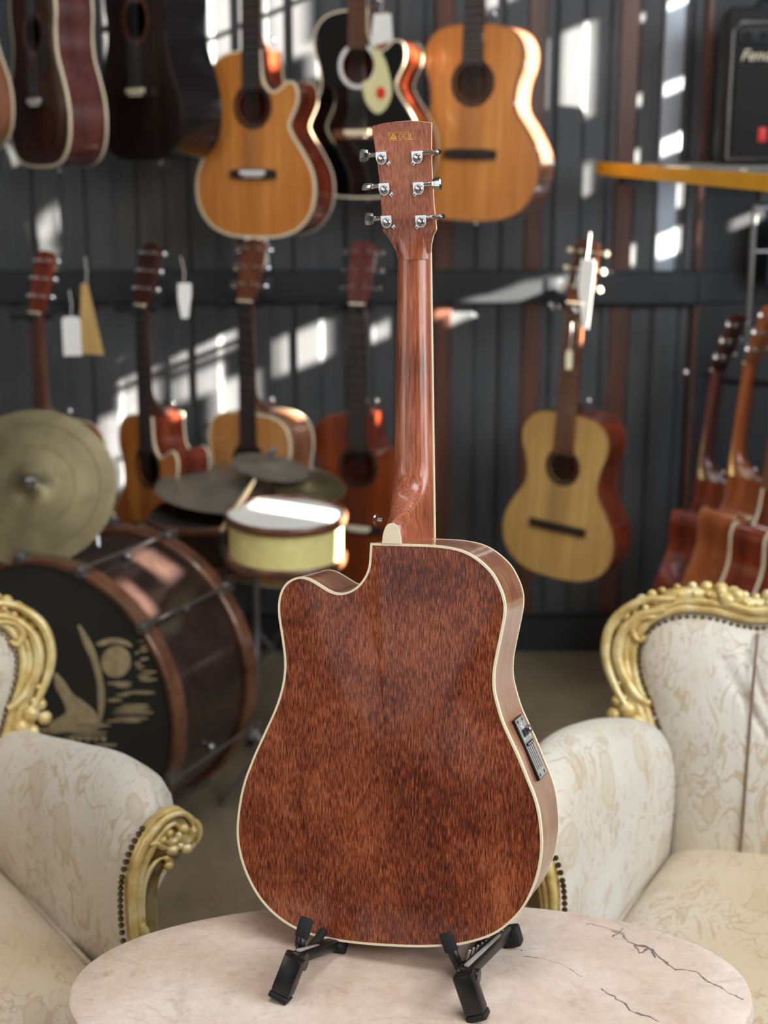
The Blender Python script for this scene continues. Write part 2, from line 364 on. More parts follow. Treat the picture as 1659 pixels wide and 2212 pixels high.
M['post'] = wood('brown_upright_rib_tint', (58, 32, 22), (84, 48, 32), (108, 64, 44), 'Z', 20, 0.5, 0.1, 3)  # brown of the upright, also guitar colour reflected in the wall ribs

# ================================================================== ROOM
WY = 4.62; XR = 2.3; XL = -3.0; CZ = 4.0
# corrugated back wall: trapezoid profile extruded in z, each sheet is a panel of six ribs
def corr(x0, x1):
    pr = []; per = 0.165; x = x0
    while x < x1-1e-6:
        pr += [(x, WY), (x+0.062, WY), (x+0.078, WY-0.014), (x+0.149, WY-0.014)]; x += per
    pr.append((x1, WY)); mb = MB(); n = len(pr)
    vs = [(a, b, 0) for a, b in pr]+[(a, b, CZ) for a, b in pr]+[(a, WY+0.05, 0) for a, b in pr]+[(a, WY+0.05, CZ) for a, b in pr]
    fs = []
    for i in range(n-1): fs += [(i, i+1, i+1+n, i+n), (i+2*n, i+3*n, i+1+3*n, i+1+2*n), (i+n, i+1+n, i+1+3*n, i+3*n), (i, i+2*n, i+1+2*n, i+1)]
    fs += [(0, n, 3*n, 2*n), (n-1, 3*n-1, 4*n-1, 2*n-1)]
    return mb.add(vs, fs)
e = bpy.data.objects.new('wall_back', None); COL.objects.link(e); e['kind'] = 'structure'
xx = XL; i = 0
while xx < XR-0.02:
    x1 = xx+0.165*6
    obj('wall_panel', corr(xx, min(x1, xx+0.165*6)), M['wall'], e, smooth=False); xx = x1+0.0005; i += 1
struct('floor', MB().box(((XL+XR)/2, 0.85, -0.03), (XR-XL+0.2, 7.7, 0.06)), M['floor'])
struct('ceiling', MB().box(((XL+XR)/2, 0.85, CZ+0.03), (XR-XL+0.2, 7.7, 0.06)), M['plaster'])
struct('wall_left', MB().box((XL-0.05, 0.85, CZ/2), (0.1, 7.7, CZ)), M['plaster'])
struct('wall_front', MB().box(((XL+XR)/2, -2.98, CZ/2), (XR-XL, 0.06, CZ)), M['plaster'])
struct('baseboard_back', MB().box(((XL+XR)/2, WY-0.05, 0.06), (XR-XL, 0.05, 0.12)), M['darkbeam'])

# unseen right wall added as a gobo; holes shaped from the wanted sun patches
sun_holes = []                                                    # polygons on the right wall plane, in (y, z)
def to_right(p): t = (XR-p.x)/(-SUN.x); return (p.y-SUN.y*t, p.z-SUN.z*t)
def sunpatch(pts, Y=None):
    Y = Y or WY-0.008
    sun_holes.append([to_right(P(x, y, Y)) for x, y in pts])
def q(x0, y0, x1, y1, sl=0.42):                             # parallelogram patch: vertical sides, slanting top and bottom
    d = (x1-x0)*sl/2; return [(x0, y0+d), (x1, y0-d), (x1, y1-d), (x0, y1+d)]
for a in [(425, -60, 516, 165), (575, -60, 646, 140), (646, 95, 684, 170), (236, -60, 268, 150), (1045, -60, 1105, 8),
          (1183, 60, 1290, 265), (1220, 355, 1285, 425), (1375, 10, 1450, 38), (1372, 190, 1440, 222), (1370, 305, 1448, 345), (1420, 395, 1465, 455),
          (1170, 505, 1280, 545), (1368, 505, 1460, 560), (1525, 470, 1605, 500), (1052, 550, 1088, 588), (945, 672, 1010, 696),
          (240, 775, 322, 818), (385, 720, 515, 772), (385, 795, 478, 850), (245, 840, 330, 1045), (192, 900, 250, 1000), (600, 705, 722, 785), (790, 690, 860, 735), (470, 945, 495, 990),
          (-60, 330, 32, 430)]:
    sunpatch(q(*a))
def crescent():
    o = catmull([(355, 388), (280, 398), (200, 412), (140, 425), (80, 465), (52, 520), (62, 570), (105, 592), (138, 570), (104, 548), (100, 510), (130, 465), (190, 435), (280, 415), (360, 402)], 3)
    return [(p.x, p.y) for p in [Vector(v) for v in o]]
sunpatch([tuple(v[:2]) for v in catmull([Vector((x, y, 0)) for x, y in [(355, 388), (280, 398), (200, 412), (140, 425), (80, 465), (52, 520), (62, 570), (105, 592), (138, 570), (104, 548), (100, 510), (130, 465), (190, 435), (280, 415), (360, 402)]], 3)])
sunpatch([(182, 365), (205, 360), (206, 500), (190, 560), (182, 560)])
sunpatch([(955, 665), (1010, 640), (1180, 592), (1350, 562), (1350, 574), (1200, 630), (1080, 662)], 4.55)
def target_hole(p, dy, dz): y, z = to_right(Vector(p)); sun_holes.append([(y-dy, z-dz), (y+dy, z-dz), (y+dy, z+dz), (y-dy, z+dz)])
target_hole(P(702, 1150, 3.42), 0.055, 0.12)                # side drum
target_hole(P(262, 1235, 3.35), 0.05, 0.055)                # bass drum shell
target_hole(P(262, 1300, 3.15), 0.03, 0.05)                 # bass drum hoop
target_hole(P(1150, 200, 4.15), 0.07, 0.20)                 # the big natural guitar's side
target_hole(P(380, 880, 4.05), 0.03, 0.02)
target_hole(P(590, 900, 4.05), 0.03, 0.02)
target_hole(P(820, 890, 4.05), 0.02, 0.03)
target_hole(P(1265, 620, 4.1), 0.035, 0.09)
def inpoly(y, z, p):
    c = False; n = len(p); j = n-1
    for i in range(n):
        if (p[i][1] > z) != (p[j][1] > z) and y < (p[j][0]-p[i][0])*(z-p[i][1])/(p[j][1]-p[i][1])+p[i][0]: c = not c
        j = i
    return c
def gobo_wall():
    mb = MB(); g = 0.014; y0 = min(min(a[0] for a in p) for p in sun_holes)-0.05; y1 = WY; z0 = 0.6; z1 = CZ
    ny = int((y1-y0)/g)+1; nz = int((z1-z0)/g)+1
    bb = [(min(a[0] for a in p), max(a[0] for a in p), min(a[1] for a in p), max(a[1] for a in p)) for p in sun_holes]
    for k in range(nz):
        z = z0+(k+0.5)*g; run = None
        for j in range(ny+1):
            y = y0+(j+0.5)*g
            op = j == ny or any(b[0] <= y <= b[1] and b[2] <= z <= b[3] and inpoly(y, z, p) for b, p in zip(bb, sun_holes))
            if not op and run is None: run = y0+j*g
            if op and run is not None:
                a, b2 = run, y0+j*g; zz = z0+k*g
                mb.box((XR+0.01, (a+b2)/2, zz+g/2), (0.02, b2-a, g)); run = None
    return mb, y0
wr, wy0 = gobo_wall()
mbr = MB().box((XR+0.01, (wy0-3.0)/2, CZ/2), (0.02, wy0+3.0, CZ)).box((XR+0.01, (wy0+WY)/2, 0.3), (0.02, WY-wy0, 0.6))
mbr.v, mbr.f = list(mbr.v), list(mbr.f); mbr.add(wr.v, wr.f)
struct('wall_right_gobo', mbr, M['plaster'])

# black rail across the wall; brown strips stand in for ribs reflecting guitar colour
struct('trim_1', MB().bbox(((-2.9+1.34)/2, 4.585, P(0, 620, 4.56).z), (4.24, 0.04, 0.102), 0.004), M['darkbeam'])
zt = P(0, 0, 4.3).z+0.62
for k, (xa, xb) in enumerate([(940, 980), (1140, 1178), (1336, 1376)]):
    a = P((xa+xb)/2, 300, 4.57).x; w = (xb-xa)/FPX*4.55
    struct('trim_%d' % (k+2), MB().bbox((a, 4.606, CZ/2), (w, 0.022, CZ), 0.004), M['post'])
struct('trim_5', MB().bbox(((XL+XR)/2, 4.585, 2.62), (XR-XL-0.1, 0.04, 0.10), 0.004), M['darkbeam'])
a = P(1456, 200, 4.57); struct('trim_6', MB().bbox((a.x, 4.603, CZ/2+0.62), (0.066, 0.024, CZ-1.24), 0.006), M['galv'])
a = P(1534, 500, 4.50); struct('trim_7', MB().bbox((a.x, 4.60, CZ/2), (0.045, 0.028, CZ), 0.004), M['post'])
a = P(1600, 200, 4.50); struct('trim_8', MB().bbox((a.x+0.40, 4.60, CZ/2), (0.95, 0.03, CZ), 0.004), M['darkbeam'])
struct('trim_9', MB().bbox((P(1405, 620, 4.50).x, 4.585, P(0, 625, 4.55).z), (0.34, 0.05, 0.11), 0.01), M['darkbeam'])

# ================================================================== FOREGROUND GUITAR (seen from the back)
PSI = R(18); LAM = R(11)
gv = Vector((0, math.sin(LAM), math.cos(LAM))); w0 = Vector((math.sin(PSI), math.cos(PSI), 0)); gw = (w0-gv*w0.dot(gv)).normalized(); gu = gw.cross(gv).normalized()
gu = gv.cross(gw)*-1 if gv.cross(gw).x < 0 else gv.cross(gw)
GO = P(880, 2045, 1.633)
GM = Matrix(((gu.x, gv.x, gw.x, GO.x), (gu.y, gv.y, gw.y, GO.y), (gu.z, gv.z, gw.z, GO.z), (0, 0, 0, 1)))
DEP = 0.105
def gtrace(x, y, woff=0.0, tilt=0.0, vn=0.0):               # pixel -> (u, v) on a plane of the guitar
    o = GO+gw*woff+gv*vn; n = (gw*math.cos(tilt)+gv*math.sin(tilt)); d = ray(x, y)
    p = cC+d*((o-cC).dot(n)/d.dot(n)); r = p-GO; return (r.dot(gu), r.dot(gv), r.dot(gw))
g = thing('acoustic_guitar', 'cutaway acoustic guitar showing its figured reddish mahogany back, standing on the marble table', 'guitar', M=GM)
OUT = [(800, 1173), (830, 1174.2), (865, 1175), (936, 1177.5), (978, 1183), (1007, 1192), (1035, 1209), (1063, 1236), (1081, 1268), (1091, 1299), (1092, 1325), (1087, 1356), (1077, 1405), (1069, 1450), (1069, 1490), (1078, 1529), (1088, 1561), (1104, 1597), (1122, 1636), (1140, 1681), (1156, 1721), (1166, 1760), (1171, 1805), (1171, 1839), (1165, 1880), (1154, 1916), (1134, 1957), (1106, 1990), (1065, 2020), (1006, 2039), (952, 2045), (884, 2046), (794, 2041), (717, 2031), (649, 2012), (598, 1981), (558, 1938), (529, 1883), (514, 1828), (512, 1775), (523, 1703), (545, 1640), (571, 1582), (597, 1523), (611, 1472), (614, 1430), (610, 1390), (605, 1357), (601, 1328), (601, 1303), (605, 1282), (615, 1263), (630, 1251), (646, 1246), (663, 1248), (676, 1254), (696, 1266), (715, 1277), (734, 1281), (754, 1277), (773, 1265), (788, 1245), (796, 1224), (798.5, 1197)]
ob = [Vector(gtrace(x, y)[:2]) for x, y in OUT]
sm = catmull([Vector((p.x, p.y, 0)) for p in ob[1:]+[ob[0]]], 4)     # open at the sharp corner
outl = [Vector((p.x, p.y)) for p in sm]
outl = [ob[0]]+outl[:-1]
c0 = Vector(gtrace(841, 1640)[:2])
in1 = inset2(outl, 0.0026)
mb = MB(); rings = []                                          # arched back plate
for t in (1, 0.96, 0.85, 0.65, 0.4, 0.15): rings.append([Vector((c0.x+(p.x-c0.x)*t, c0.y+(p.y-c0.y)*t, 0.0008-0.006*(1-t*t))) for p in in1])
mb.loft(rings); k = len(mb.v); n = len(outl); mb.add([(c0.x, c0.y, 0.0008-0.006)], []); mb.f += [(k-n+i, k-n+(i+1) % n, k) for i in range(n)]
obj('back_panel', mb, M['back'], g, ang=60)
in05 = inset2(outl, 0.0004)
obj('side', MB().loft([[Vector((p.x, p.y, 0.004)) for p in in05], [Vector((p.x, p.y, DEP-0.003)) for p in in05]]), M['sidewood'], g, ang=50)
def ring(z0, z1, wd):
    ii = inset2(outl, wd); return MB().loft([[Vector((p.x, p.y, z)) for p in pp] for pp, z in ((outl, z0), (outl, z1), (ii, z1), (ii, z0))], closed=True)
obj('binding', ring(-0.0002, 0.0055, 0.0028), M['cream'], g, ang=40)
obj('front_binding', ring(DEP-0.0045, DEP, 0.0028), M['cream'], g, ang=40)
mb = MB(); mb.loft([[Vector((p.x, p.y, DEP-0.001)) for p in in1]], closed=False) if False else None
tp = MB(); tp.prism([(p.x, p.y) for p in inset2(outl, 0.002)][::2], DEP-0.003, DEP-0.0005, lambda a, b, d: Vector((a, b, d))); obj('top_panel', tp, M['natural'], g, False)
# neck centre line from its right edge
a = gtrace(937, 1150, DEP); b = gtrace(928.5, 545, DEP)
uj, vj = a[0]-0.028, ob[0].y; un, vn = b[0]-0.0215, b[1]
FL = DEP+0.001
def nuc(v): return uj+(un-uj)*(v-vj)/(vn-vj)
def nhw(v): return 0.0280+(0.0215-0.0280)*max(0, (v-vj))/(vn-vj)
capv = gtrace(846, 1130)[1]; cu0 = gtrace(826, 1172)[0]; cu1 = gtrace(867, 1172)[0]; capc = (cu0+cu1)/2; caph = (cu1-cu0)/2
secs = []; NS = 46
for i in range(NS+1):
    v = vj-0.002+(vn+0.002-vj)*(i/NS)**1.35; h = v-vj
    th = 0.0205
    hl = capv-vj
    if h < hl: D = DEP+0.001
    else:
        t = min(1, (h-hl)/0.075); D = th+(DEP+0.001-th)*(1-t)**2.6
    hw = nhw(v); c = nuc(v); sec = []
    for k in range(25):
        an = PI*k/24; s_ = math.sin(an)**(0.85 if D < 0.04 else 0.95); dd = D*s_*(1.0)
        # the heel narrows towards its cap
        nar = dd/DEP if D > 0.03 else 0
        cc = c+(capc-c)*max(0, (dd-0.025)/(DEP-0.025))
        wdt = hw*math.copysign(abs(math.cos(an))**0.75, math.cos(an))
        if D > 0.03:
            capw = caph*math.sqrt(max(0.0, 1-(max(0, h)/(hl*1.25))**2)) if h < hl*1.25 else 0
            blend = min(1, (D-0.03)/0.04)
            lim = hw+(max(capw, 0.004)-hw)*min(1, max(0, dd/DEP))**1.1
            wd2 = lim*math.copysign(min(1, abs(math.cos(an))*2.2+0.0), math.cos(an))
            wdt = wdt*(1-blend)+wd2*blend
        sec.append(Vector((cc+wdt, v, FL-min(dd, DEP+0.0005))))
    secs.append(sec)
obj('neck', MB().loft(secs, closed_sec=True, cap=True), M['neckwood'], g, ang=60)
# heel cap
hc = []
for k in range(21): an = PI*k/20; hc.append((capc+caph*math.copysign(abs(math.cos(an))**0.8, math.cos(an)), vj+0.0+(capv-vj)*math.sin(an)**1.1))
obj('heel_cap', MB().prism(hc, -0.0012, 0.0012, lambda a, b, d: Vector((a, b, d))), M['cream'], g, False)
# fingerboard with its cream bound edge
fb = MB(); fs = []
for v, e_ in ((vj-0.10, 0), (vj, 0), (vn, 0)):
    c, hw = nuc(v), nhw(v); fs.append([Vector((c-hw, v, FL)), Vector((c+hw, v, FL)), Vector((c+hw, v, FL+0.005)), Vector((c-hw, v, FL+0.005))])
obj('fingerboard', fb.loft(fs, cap=True), M['ebony'], g, False)
fe = MB()
for sg in (-1, 1):
    fe.loft([[Vector((nuc(v)+sg*(nhw(v)), v, FL+0.0002)), Vector((nuc(v)+sg*(nhw(v)+0.0012), v, FL+0.0002)), Vector((nuc(v)+sg*(nhw(v)+0.0012), v, FL+0.0052)), Vector((nuc(v)+sg*(nhw(v)), v, FL+0.0052))] for v in (vj, vn)], cap=True)
obj('fingerboard_binding', fe, M['cream'], g, False)
# headstock, tilted back towards the viewer
HT = R(13); hv = (0, math.cos(HT), -math.sin(HT)); hw_ = (0, math.sin(HT), math.cos(HT)); HB = FL-0.0165      # back plane of headstock at the nut
def hs(x, y, d=0.0):                                          # pixel -> headstock plane (a along u, b along tilted v)
    o = GO+gv*vn+gw*(HB+d*hw_[2])+gv*(d*hw_[1]); n = gv*hw_[1]+gw*hw_[2]; dr = ray(x, y)
    p = cC+dr*((o-cC).dot(n)/dr.dot(n)); r = p-(GO+gv*vn+gw*HB); return (r.dot(gu), r.dot(gv)*hv[1]+r.dot(gw)*hv[2])
def HP(a, b, d): return Vector((a, vn+b*hv[1]+d*hw_[1], HB+b*hv[2]+d*hw_[2]))
HO = [(804, 272.5), (828, 266), (850, 263), (874, 261.5), (900, 262.5), (926, 266), (925.5, 300), (926, 350), (928, 393), (931.5, 447), (937, 497), (930, 511), (926, 530), (925, 548), (859, 560), (855.6, 544.6), (846.6, 526.6), (836, 510), (827, 499), (824, 443), (820, 393), (814, 346), (808.6, 309.6)]
hp = [hs(x, y) for x, y in HO]
hb = MB().prism(hp, 0.0, 0.0145, HP); obj('headstock', hb, M['neckwood'], g, False)
hp2 = [p for p in inset2(hp, -0.0002)]
hf = MB().prism([(p.x, p.y) for p in hp2], 0.0128, 0.0158, HP); obj('headstock_face', hf, M['cream'], g, False)
# flare joining neck to headstock
s1 = []
for i in range(9):
    t = i/8; y = 560-t*66; L_ = {0: 858.5, 1: 856.5, 2: 854, 3: 851, 4: 847.5, 5: 843, 6: 838, 7: 832.5, 8: 828}[i]; Rr = {0: 927.5, 1: 926.5, 2: 925.5, 3: 925.5, 4: 926, 5: 927.5, 6: 930, 7: 934, 8: 936}[i]
    a0 = hs(L_, y); a1 = hs(Rr, y); c = (a0[0]+a1[0])/2; hw = (a1[0]-a0[0])/2-0.0002; b_ = (a0[1]+a1[1])/2
    th = 0.0070*(1-t)**1.5; s1.append([HP(c+hw*math.cos(PI*k/12), b_, 0.004-(0.0045+th)*math.sin(PI*k/12)) for k in range(13)])
obj('neck_flare', MB().loft(s1, cap=True), M['neckwood'], g, ang=60)
# tuning machines
TU = [(828, 341, -1, 786, 334, 0.25), (834, 408, -1, 796, 402, 1.2), (839, 478, -1, 798, 469, 0.35), (905, 339, 1, 944, 328, 1.45), (908, 406, 1, 949, 394, 0.1), (913, 477, 1, 953, 463, 1.5)]
for x, y, sg, bx, by, rot in TU:
    a, b = hs(x, y); mb = MB()
    A = lambda p, d: HP(p[0], p[1], d)
    # housing: rounded cup plus square gear box
    cup = [(a+0.0068*math.cos(t*PI/12), b-0.001+0.0068*math.sin(t*PI/12)) for t in range(24)]
    mb.prism(cup, -0.0085, 0.0, HP)
    mb.prism([(a-0.0072, b-0.001), (a+0.0072, b-0.001), (a+0.0072, b+0.0078), (a-0.0072, b+0.0078)], -0.0088, 0.0, HP)
    mb.prism([(a-sg*0.003, b-0.006), (a-sg*0.0072, b-0.001), (a-sg*0.0105, b-0.0085), (a-sg*0.0075, b-0.0105)], -0.0022, 0.0, HP)
    yy = b+0.0045
    mb.tube([HP(a, yy, -0.005), HP(a+sg*0.0165, yy, -0.005)], 0.0030, 12)
    tm = obj('tuning_machine', mb, M['chrome'], g, ang=30)
    sc_ = MB().loft([[HP(a+r_*math.cos(t*PI/12), b-0.001+r_*math.sin(t*PI/12), d_) for t in range(24)] for r_, d_ in ((0.0050, -0.0084), (0.0050, -0.0088), (0.0042, -0.0098), (0.0025, -0.0104), (0.0008, -0.0106))], cap=True)
    obj('cover_ring', MB().tube([HP(a+0.0056*math.cos(t*PI/12), b-0.001+0.0056*math.sin(t*PI/12), -0.0086) for t in range(24)], 0.0006, 6, closed=True), M['pregrey'], tm)
    obj('gear_cover', sc_, M['chrome'], tm, False)
    obj('mounting_screw', MB().sph(HP(a-sg*0.0082, b-0.0080, -0.0024), 0.0017, 8), M['steel'], tm)
    # button: faceted tulip head, turned about the shaft
    ba, bb = a+sg*0.0235, yy
    secs = []
    for dx, w_, t_ in ((-0.0070, 0.0022, 0.0022), (-0.0055, 0.0030, 0.003), (-0.0045, 0.0070, 0.0034), (0.000, 0.0088, 0.0036), (0.0045, 0.0090, 0.0036), (0.0065, 0.0074, 0.0026)):
        sec = []
        for k in range(8):
            an = PI/8+2*PI*k/8; p_ = w_*math.cos(an); q_ = t_*math.sin(an)
            sec.append(HP(ba+sg*dx, bb+p_*math.cos(rot)-q_*math.sin(rot), -0.005+p_*math.sin(rot)+q_*math.cos(rot)))
        secs.append(sec)
    bt = MB().loft(secs, cap=True); bt.tube([HP(a+sg*0.0155, yy, -0.005), HP(a+sg*0.018, yy, -0.005)], 0.0036, 12)
    bt.tube([HP(a+sg*0.016, yy, -0.005), HP(a+sg*0.0235, yy, -0.005)], 0.0019, 8)
    obj('tuner_button', bt, M['chrome'], tm, ang=20)
# compliance marks printed in gold on the headstock back
def strokes(lines, w=0.00035, d=-0.0003):
    mb = MB()
    for ln in lines:
        pts = [Vector(hs(x, y)) for x, y in ln]
        for i in range(len(pts)-1):
            a, b = pts[i], pts[i+1]; t = (b-a).normalized() if (b-a).length else Vector((1, 0)); nn = Vector((-t.y, t.x))*w/2
            a = a-t*w*0.4; b = b+t*w*0.4
            mb.prism([tuple(a+nn), tuple(b+nn), tuple(b-nn), tuple(a-nn)], d, 0.0, HP)
    return mb
def arc(cx, cy, rx, ry, a0, a1, n=12): return [(cx+rx*math.cos(R(a0+(a1-a0)*i/n)), cy-ry*math.sin(R(a0+(a1-a0)*i/n))) for i in range(n+1)]
obj('compliance_frame', strokes([[(840.5, 287), (892, 285.5), (893.5, 301), (841.5, 304), (840.5, 287)]], 0.0003), M['goldleaf'], g, False)
obj('triangle_mark', strokes([[(849.5, 288.5), (843, 301), (857, 300.5), (849.5, 288.5)], [(849, 293), (853, 299.5)], [(847, 296), (850, 300)], [(845, 299.2), (856, 298.8)]], 0.0008), M['goldleaf'], g, False)
obj('ce_mark', strokes([arc(865.5, 294.5, 4.6, 5, 60, 300), arc(874.5, 294.2, 4.6, 5, 60, 300), [(870, 294.3), (873.5, 294.2)]], 0.0006), M['goldleaf'], g, False)
obj('bin_mark', strokes([[(881, 289), (889, 299)], [(889, 289), (881, 299)], [(881, 289.5), (888.5, 289)], [(883, 290), (883.6, 298.5)], [(887.5, 290), (886.8, 298.5)]], 0.0005).add(*((lambda m_: (m_.v, m_.f))(strokes([[(880.5, 301.2), (889.5, 300.8)]], 0.0011)))), M['goldleaf'], g, False)
# strap button at the heel
sb = Vector((nuc(vj+0.022)-0.029, vj+0.026, 0.06))
obj('strap_button', MB().lathe([(0.003, 0), (0.003, 0.006), (0.0072, 0.008), (0.0076, 0.010), (0.004, 0.0125)], 16, Matrix.Translation(sb) @ Matrix.Rotation(-PI/2, 4, 'Y')), M['chrome'], g)
# preamp panel on the side
def side_frame(px0, py0, px1, py1):
    a = Vector(gtrace(px0, py0)[:2]); b = Vector(gtrace(px1, py1)[:2])
    ia = min(range(len(outl)), key=lambda i: (outl[i]-a).length); ib = min(range(len(outl)), key=lambda i: (outl[i]-b).length)
    return outl[min(ia, ib):max(ia, ib)+1]
seg = side_frame(1092, 1568, 1148, 1702)
a2, b2 = seg[0], seg[-1]; tl = (b2-a2).normalized(); nl = Vector((tl.y, -tl.x));  nl = nl if nl.x > 0 else -nl
LN = (b2-a2).length; bow = max((p-a2).dot(nl) for p in seg)+0.0008
def PP(s_, w, d): p = a2+tl*s_+nl*(bow+d); return Vector((p.x, p.y, w))
def pbox(s0, s1, w0, w1, d0, d1):
    return MB().prism([(s0, w0), (s1, w0), (s1, w1), (s0, w1)], d0, d1, lambda a_, b_, d: PP(a_, b_, d))
pw0, pw1 = 0.034, 0.080
pre = obj('preamp_panel', pbox(0, LN, pw0, pw1, -0.006, 0.0015), M['blackplastic'], g, False)
obj('faceplate', pbox(0.001, LN-0.001, pw0+0.003, pw1-0.001, 0.0014, 0.0021), M['pregrey'], pre, False)
obj('battery_catch', pbox(LN*0.20, LN*0.31, pw0+0.012, pw0+0.030, 0.002, 0.0042), M['blackplastic'], pre, False)
obj('preamp_knob', MB().lathe([(0.005, 0), (0.005, 0.005), (0.004, 0.006)], 16, Matrix.Translation(PP(LN*0.245, pw0+0.037, 0.002)) @ Vector((0, 0, 1)).rotation_difference(Vector((nl.x, nl.y, 0))).to_matrix().to_4x4()), M['steel'], pre)
for k in range(4):
    w = pw0+0.009+k*0.0085
    obj('slider_slot', pbox(LN*0.42, LN*0.86, w-0.0008, w+0.0008, 0.0019, 0.0024), M['blackplastic'], pre, False)
    sl_ = obj('slider', pbox(LN*0.41, LN*0.455, w-0.0032, w+0.0032, 0.0022, 0.0050), M['blackplastic'], pre, False)
    obj('slider_line', pbox(LN*0.43, LN*0.436, w-0.0033, w+0.0033, 0.0045, 0.0054), M['white'], sl_, False)
for s_, w in ((0.06, 0.010), (0.06, 0.034), (0.94, 0.010), (0.94, 0.034)):
    obj('panel_screw', pbox(LN*s_-0.002, LN*s_+0.002, pw0+w-0.002, pw0+w+0.002, 0.0019, 0.0025), M['ebony'], pre, False)
# small printed lettering of the panel
for s_, w in ((0.10, 0.022), (0.14, 0.020), (0.17, 0.024), (0.34, 0.040), (0.33, 0.010)):
    obj('panel_print', pbox(LN*s_, LN*s_+0.0015, pw0+w-0.003, pw0+w+0.003, 0.002, 0.0023), M['white'], pre, False)
# strings and bridge on the far face keep the guitar whole from other sides
obj('bridge', MB().bbox((c0.x, 0.17, DEP+0.004), (0.16, 0.028, 0.008), 0.003), M['ebony'], g)
for k in range(6):
    u0 = c0.x+(k-2.5)*0.0105; u1 = un+(k-2.5)*0.007
    obj('string', MB().tube([(u0, 0.17, DEP+0.012), (u1, vn, FL+0.0075)], 0.0005, 6), M['steel'], g)

# ================================================================== GUITAR STAND
TZ = PZ(0, 2163, 0).z; TZ = P(600, 2163, 1.633).z*0 + (H-1.012)
sd = thing('guitar_stand', 'small folding black guitar stand with padded hooks on the marble table', 'guitar stand', PZ(820, 2120, TZ))
so_ = sd.location.copy()
def SP(x, y, Y): return P(x, y, Y)-so_
wh = Vector((math.sin(PSI), math.cos(PSI), 0)); uh = Vector((math.cos(PSI), -math.sin(PSI), 0)); zz = Vector((0, 0, 1))
def legblock(foot_px, top_px, wd=0.026, th=0.020, back=0.012):
    f = PZ(foot_px[0], foot_px[1], TZ); t = P(top_px[0], top_px[1], f.y+back)
    return f, t
def obox(a, b, side, wd, th, bev=0.003):                     # bar from a to b, width along side
    d = (b-a); L_ = d.length; d.normalize(); sx = (side-d*side.dot(d)).normalized(); n_ = d.cross(sx)
    Mx = Matrix(((sx.x, d.x, n_.x, (a.x+b.x)/2-so_.x), (sx.y, d.y, n_.y, (a.y+b.y)/2-so_.y), (sx.z, d.z, n_.z, (a.z+b.z)/2-so_.z), (0, 0, 0, 1)))
    return MB().bbox((0, 0, 0), (wd, L_, th), bev, Mx)
for sgn, foot, top, hook, rear in ((-1, (603, 2160), (640, 2066), [(664, 1982), (655, 2012), (648, 2040), (655, 2070)], (748, 2022)), (1, (1035, 2202), (1000, 2100), [(962, 2014), (972, 2042), (984, 2072), (1002, 2104)], (1110, 2044))):
    f = PZ(foot[0], foot[1], TZ); t = P(top[0], top[1], f.y+0.012); dirn = (t-f).normalized()
    obj('foot', obox(f+Vector((0, 0, 0.001)), f+dirn*0.009, uh, 0.0262, 0.0224, 0.002), M['rubber'], sd)
    obj('leg', obox(f+dirn*0.009, t, uh, 0.026, 0.022, 0.004), M['blackplastic'], sd)
    rt = P(722, 2038, 1.668) if sgn < 0 else P(1098, 2010, 1.69); rf = PZ(rear[0], rear[1], TZ) if sgn > 0 else Vector((rt.x+0.006, rt.y+0.012, TZ))
    obj('leg', obox(t-dirn*0.004+wh*0.004, rt, uh, 0.017, 0.014, 0.003), M['blackplastic'], sd)
    obj('leg_groove', obox(t-dirn*0.004+wh*0.010+zz*0.0065, rt+zz*0.0065-wh*0.01, uh, 0.006, 0.004, 0.001), M['pregrey'], sd)
    obj('foot', obox(rf+Vector((0, 0, 0.001)), rt+zz*0.006, uh, 0.026, 0.022, 0.004), M['rubber'], sd)
    # upright hook: padded finger in front of the back, then the cradle under the body
    Y0 = GO.y-0.020; hk = [P(hook[0][0], hook[0][1], Y0+0.012), P(hook[1][0], hook[1][1], Y0+0.004), P(hook[2][0], hook[2][1], Y0-0.004)]
    pad = obox(hk[0], hk[1]+(hk[1]-hk[0])*0.5, uh, 0.0175, 0.011, 0.003)
    cb = catmull([hk[1]+(hk[1]-hk[0])*0.3, hk[2], P(hook[3][0], hook[3][1], Y0-0.006), t-dirn*0.01+wh*0.006], 5)
    arm = obj('hook_arm', MB().tube([p-so_ for p in cb], 0.0068, 10, 0.7, nrm=wh), M['blackplastic'], sd)
    obj('hook_pad', pad, M['rubber'], arm)
    # cradle bar that runs under the body, front to back
    bx = P(hook[2][0]+14, 0, GO.y).x; bz = GO.z
    cr0 = P(hook[3][0]+4, hook[3][1]-8, Y0-0.004); 
    ends = [cr0, cr0+wh*0.05-zz*0.004, cr0+wh*0.11-zz*0.004, cr0+wh*0.118+zz*0.012]
    obj('cradle_arm', MB().tube([p-so_ for p in ends], 0.0055, 10), M['rubber'], sd)
    hub = t-dirn*0.012+wh*0.012
    obj('hinge_hub', MB().tube([hub-uh*0.013-so_, hub+uh*0.013-so_], 0.011, 16), M['blackplastic'], sd)
# ribbed folding web between the right legs, plus cross tie
w0_ = P(1012, 2062, 1.60); 
for k in range(9):
    p = P(1008+k*9, 2082-k*5.5, 1.60+k*0.009)
    obj('rib', obox(p, p+zz*0.020+uh*0.004, wh, 0.003, 0.003, 0.0006), M['pregrey'], sd)
obj('folding_web', obox(P(1002, 2086, 1.602), P(1092, 2034, 1.69), zz, 0.004, 0.012, 0.001), M['blackplastic'], sd)
k0 = P(1078, 2022, 1.70)
obj('strap_loop', MB().tube([k0+Vector((0.010*math.cos(t*PI/10), 0, 0.015*math.sin(t*PI/10)))-so_ for t in range(20)], 0.003, 8, closed=True), M['rubber'], sd)

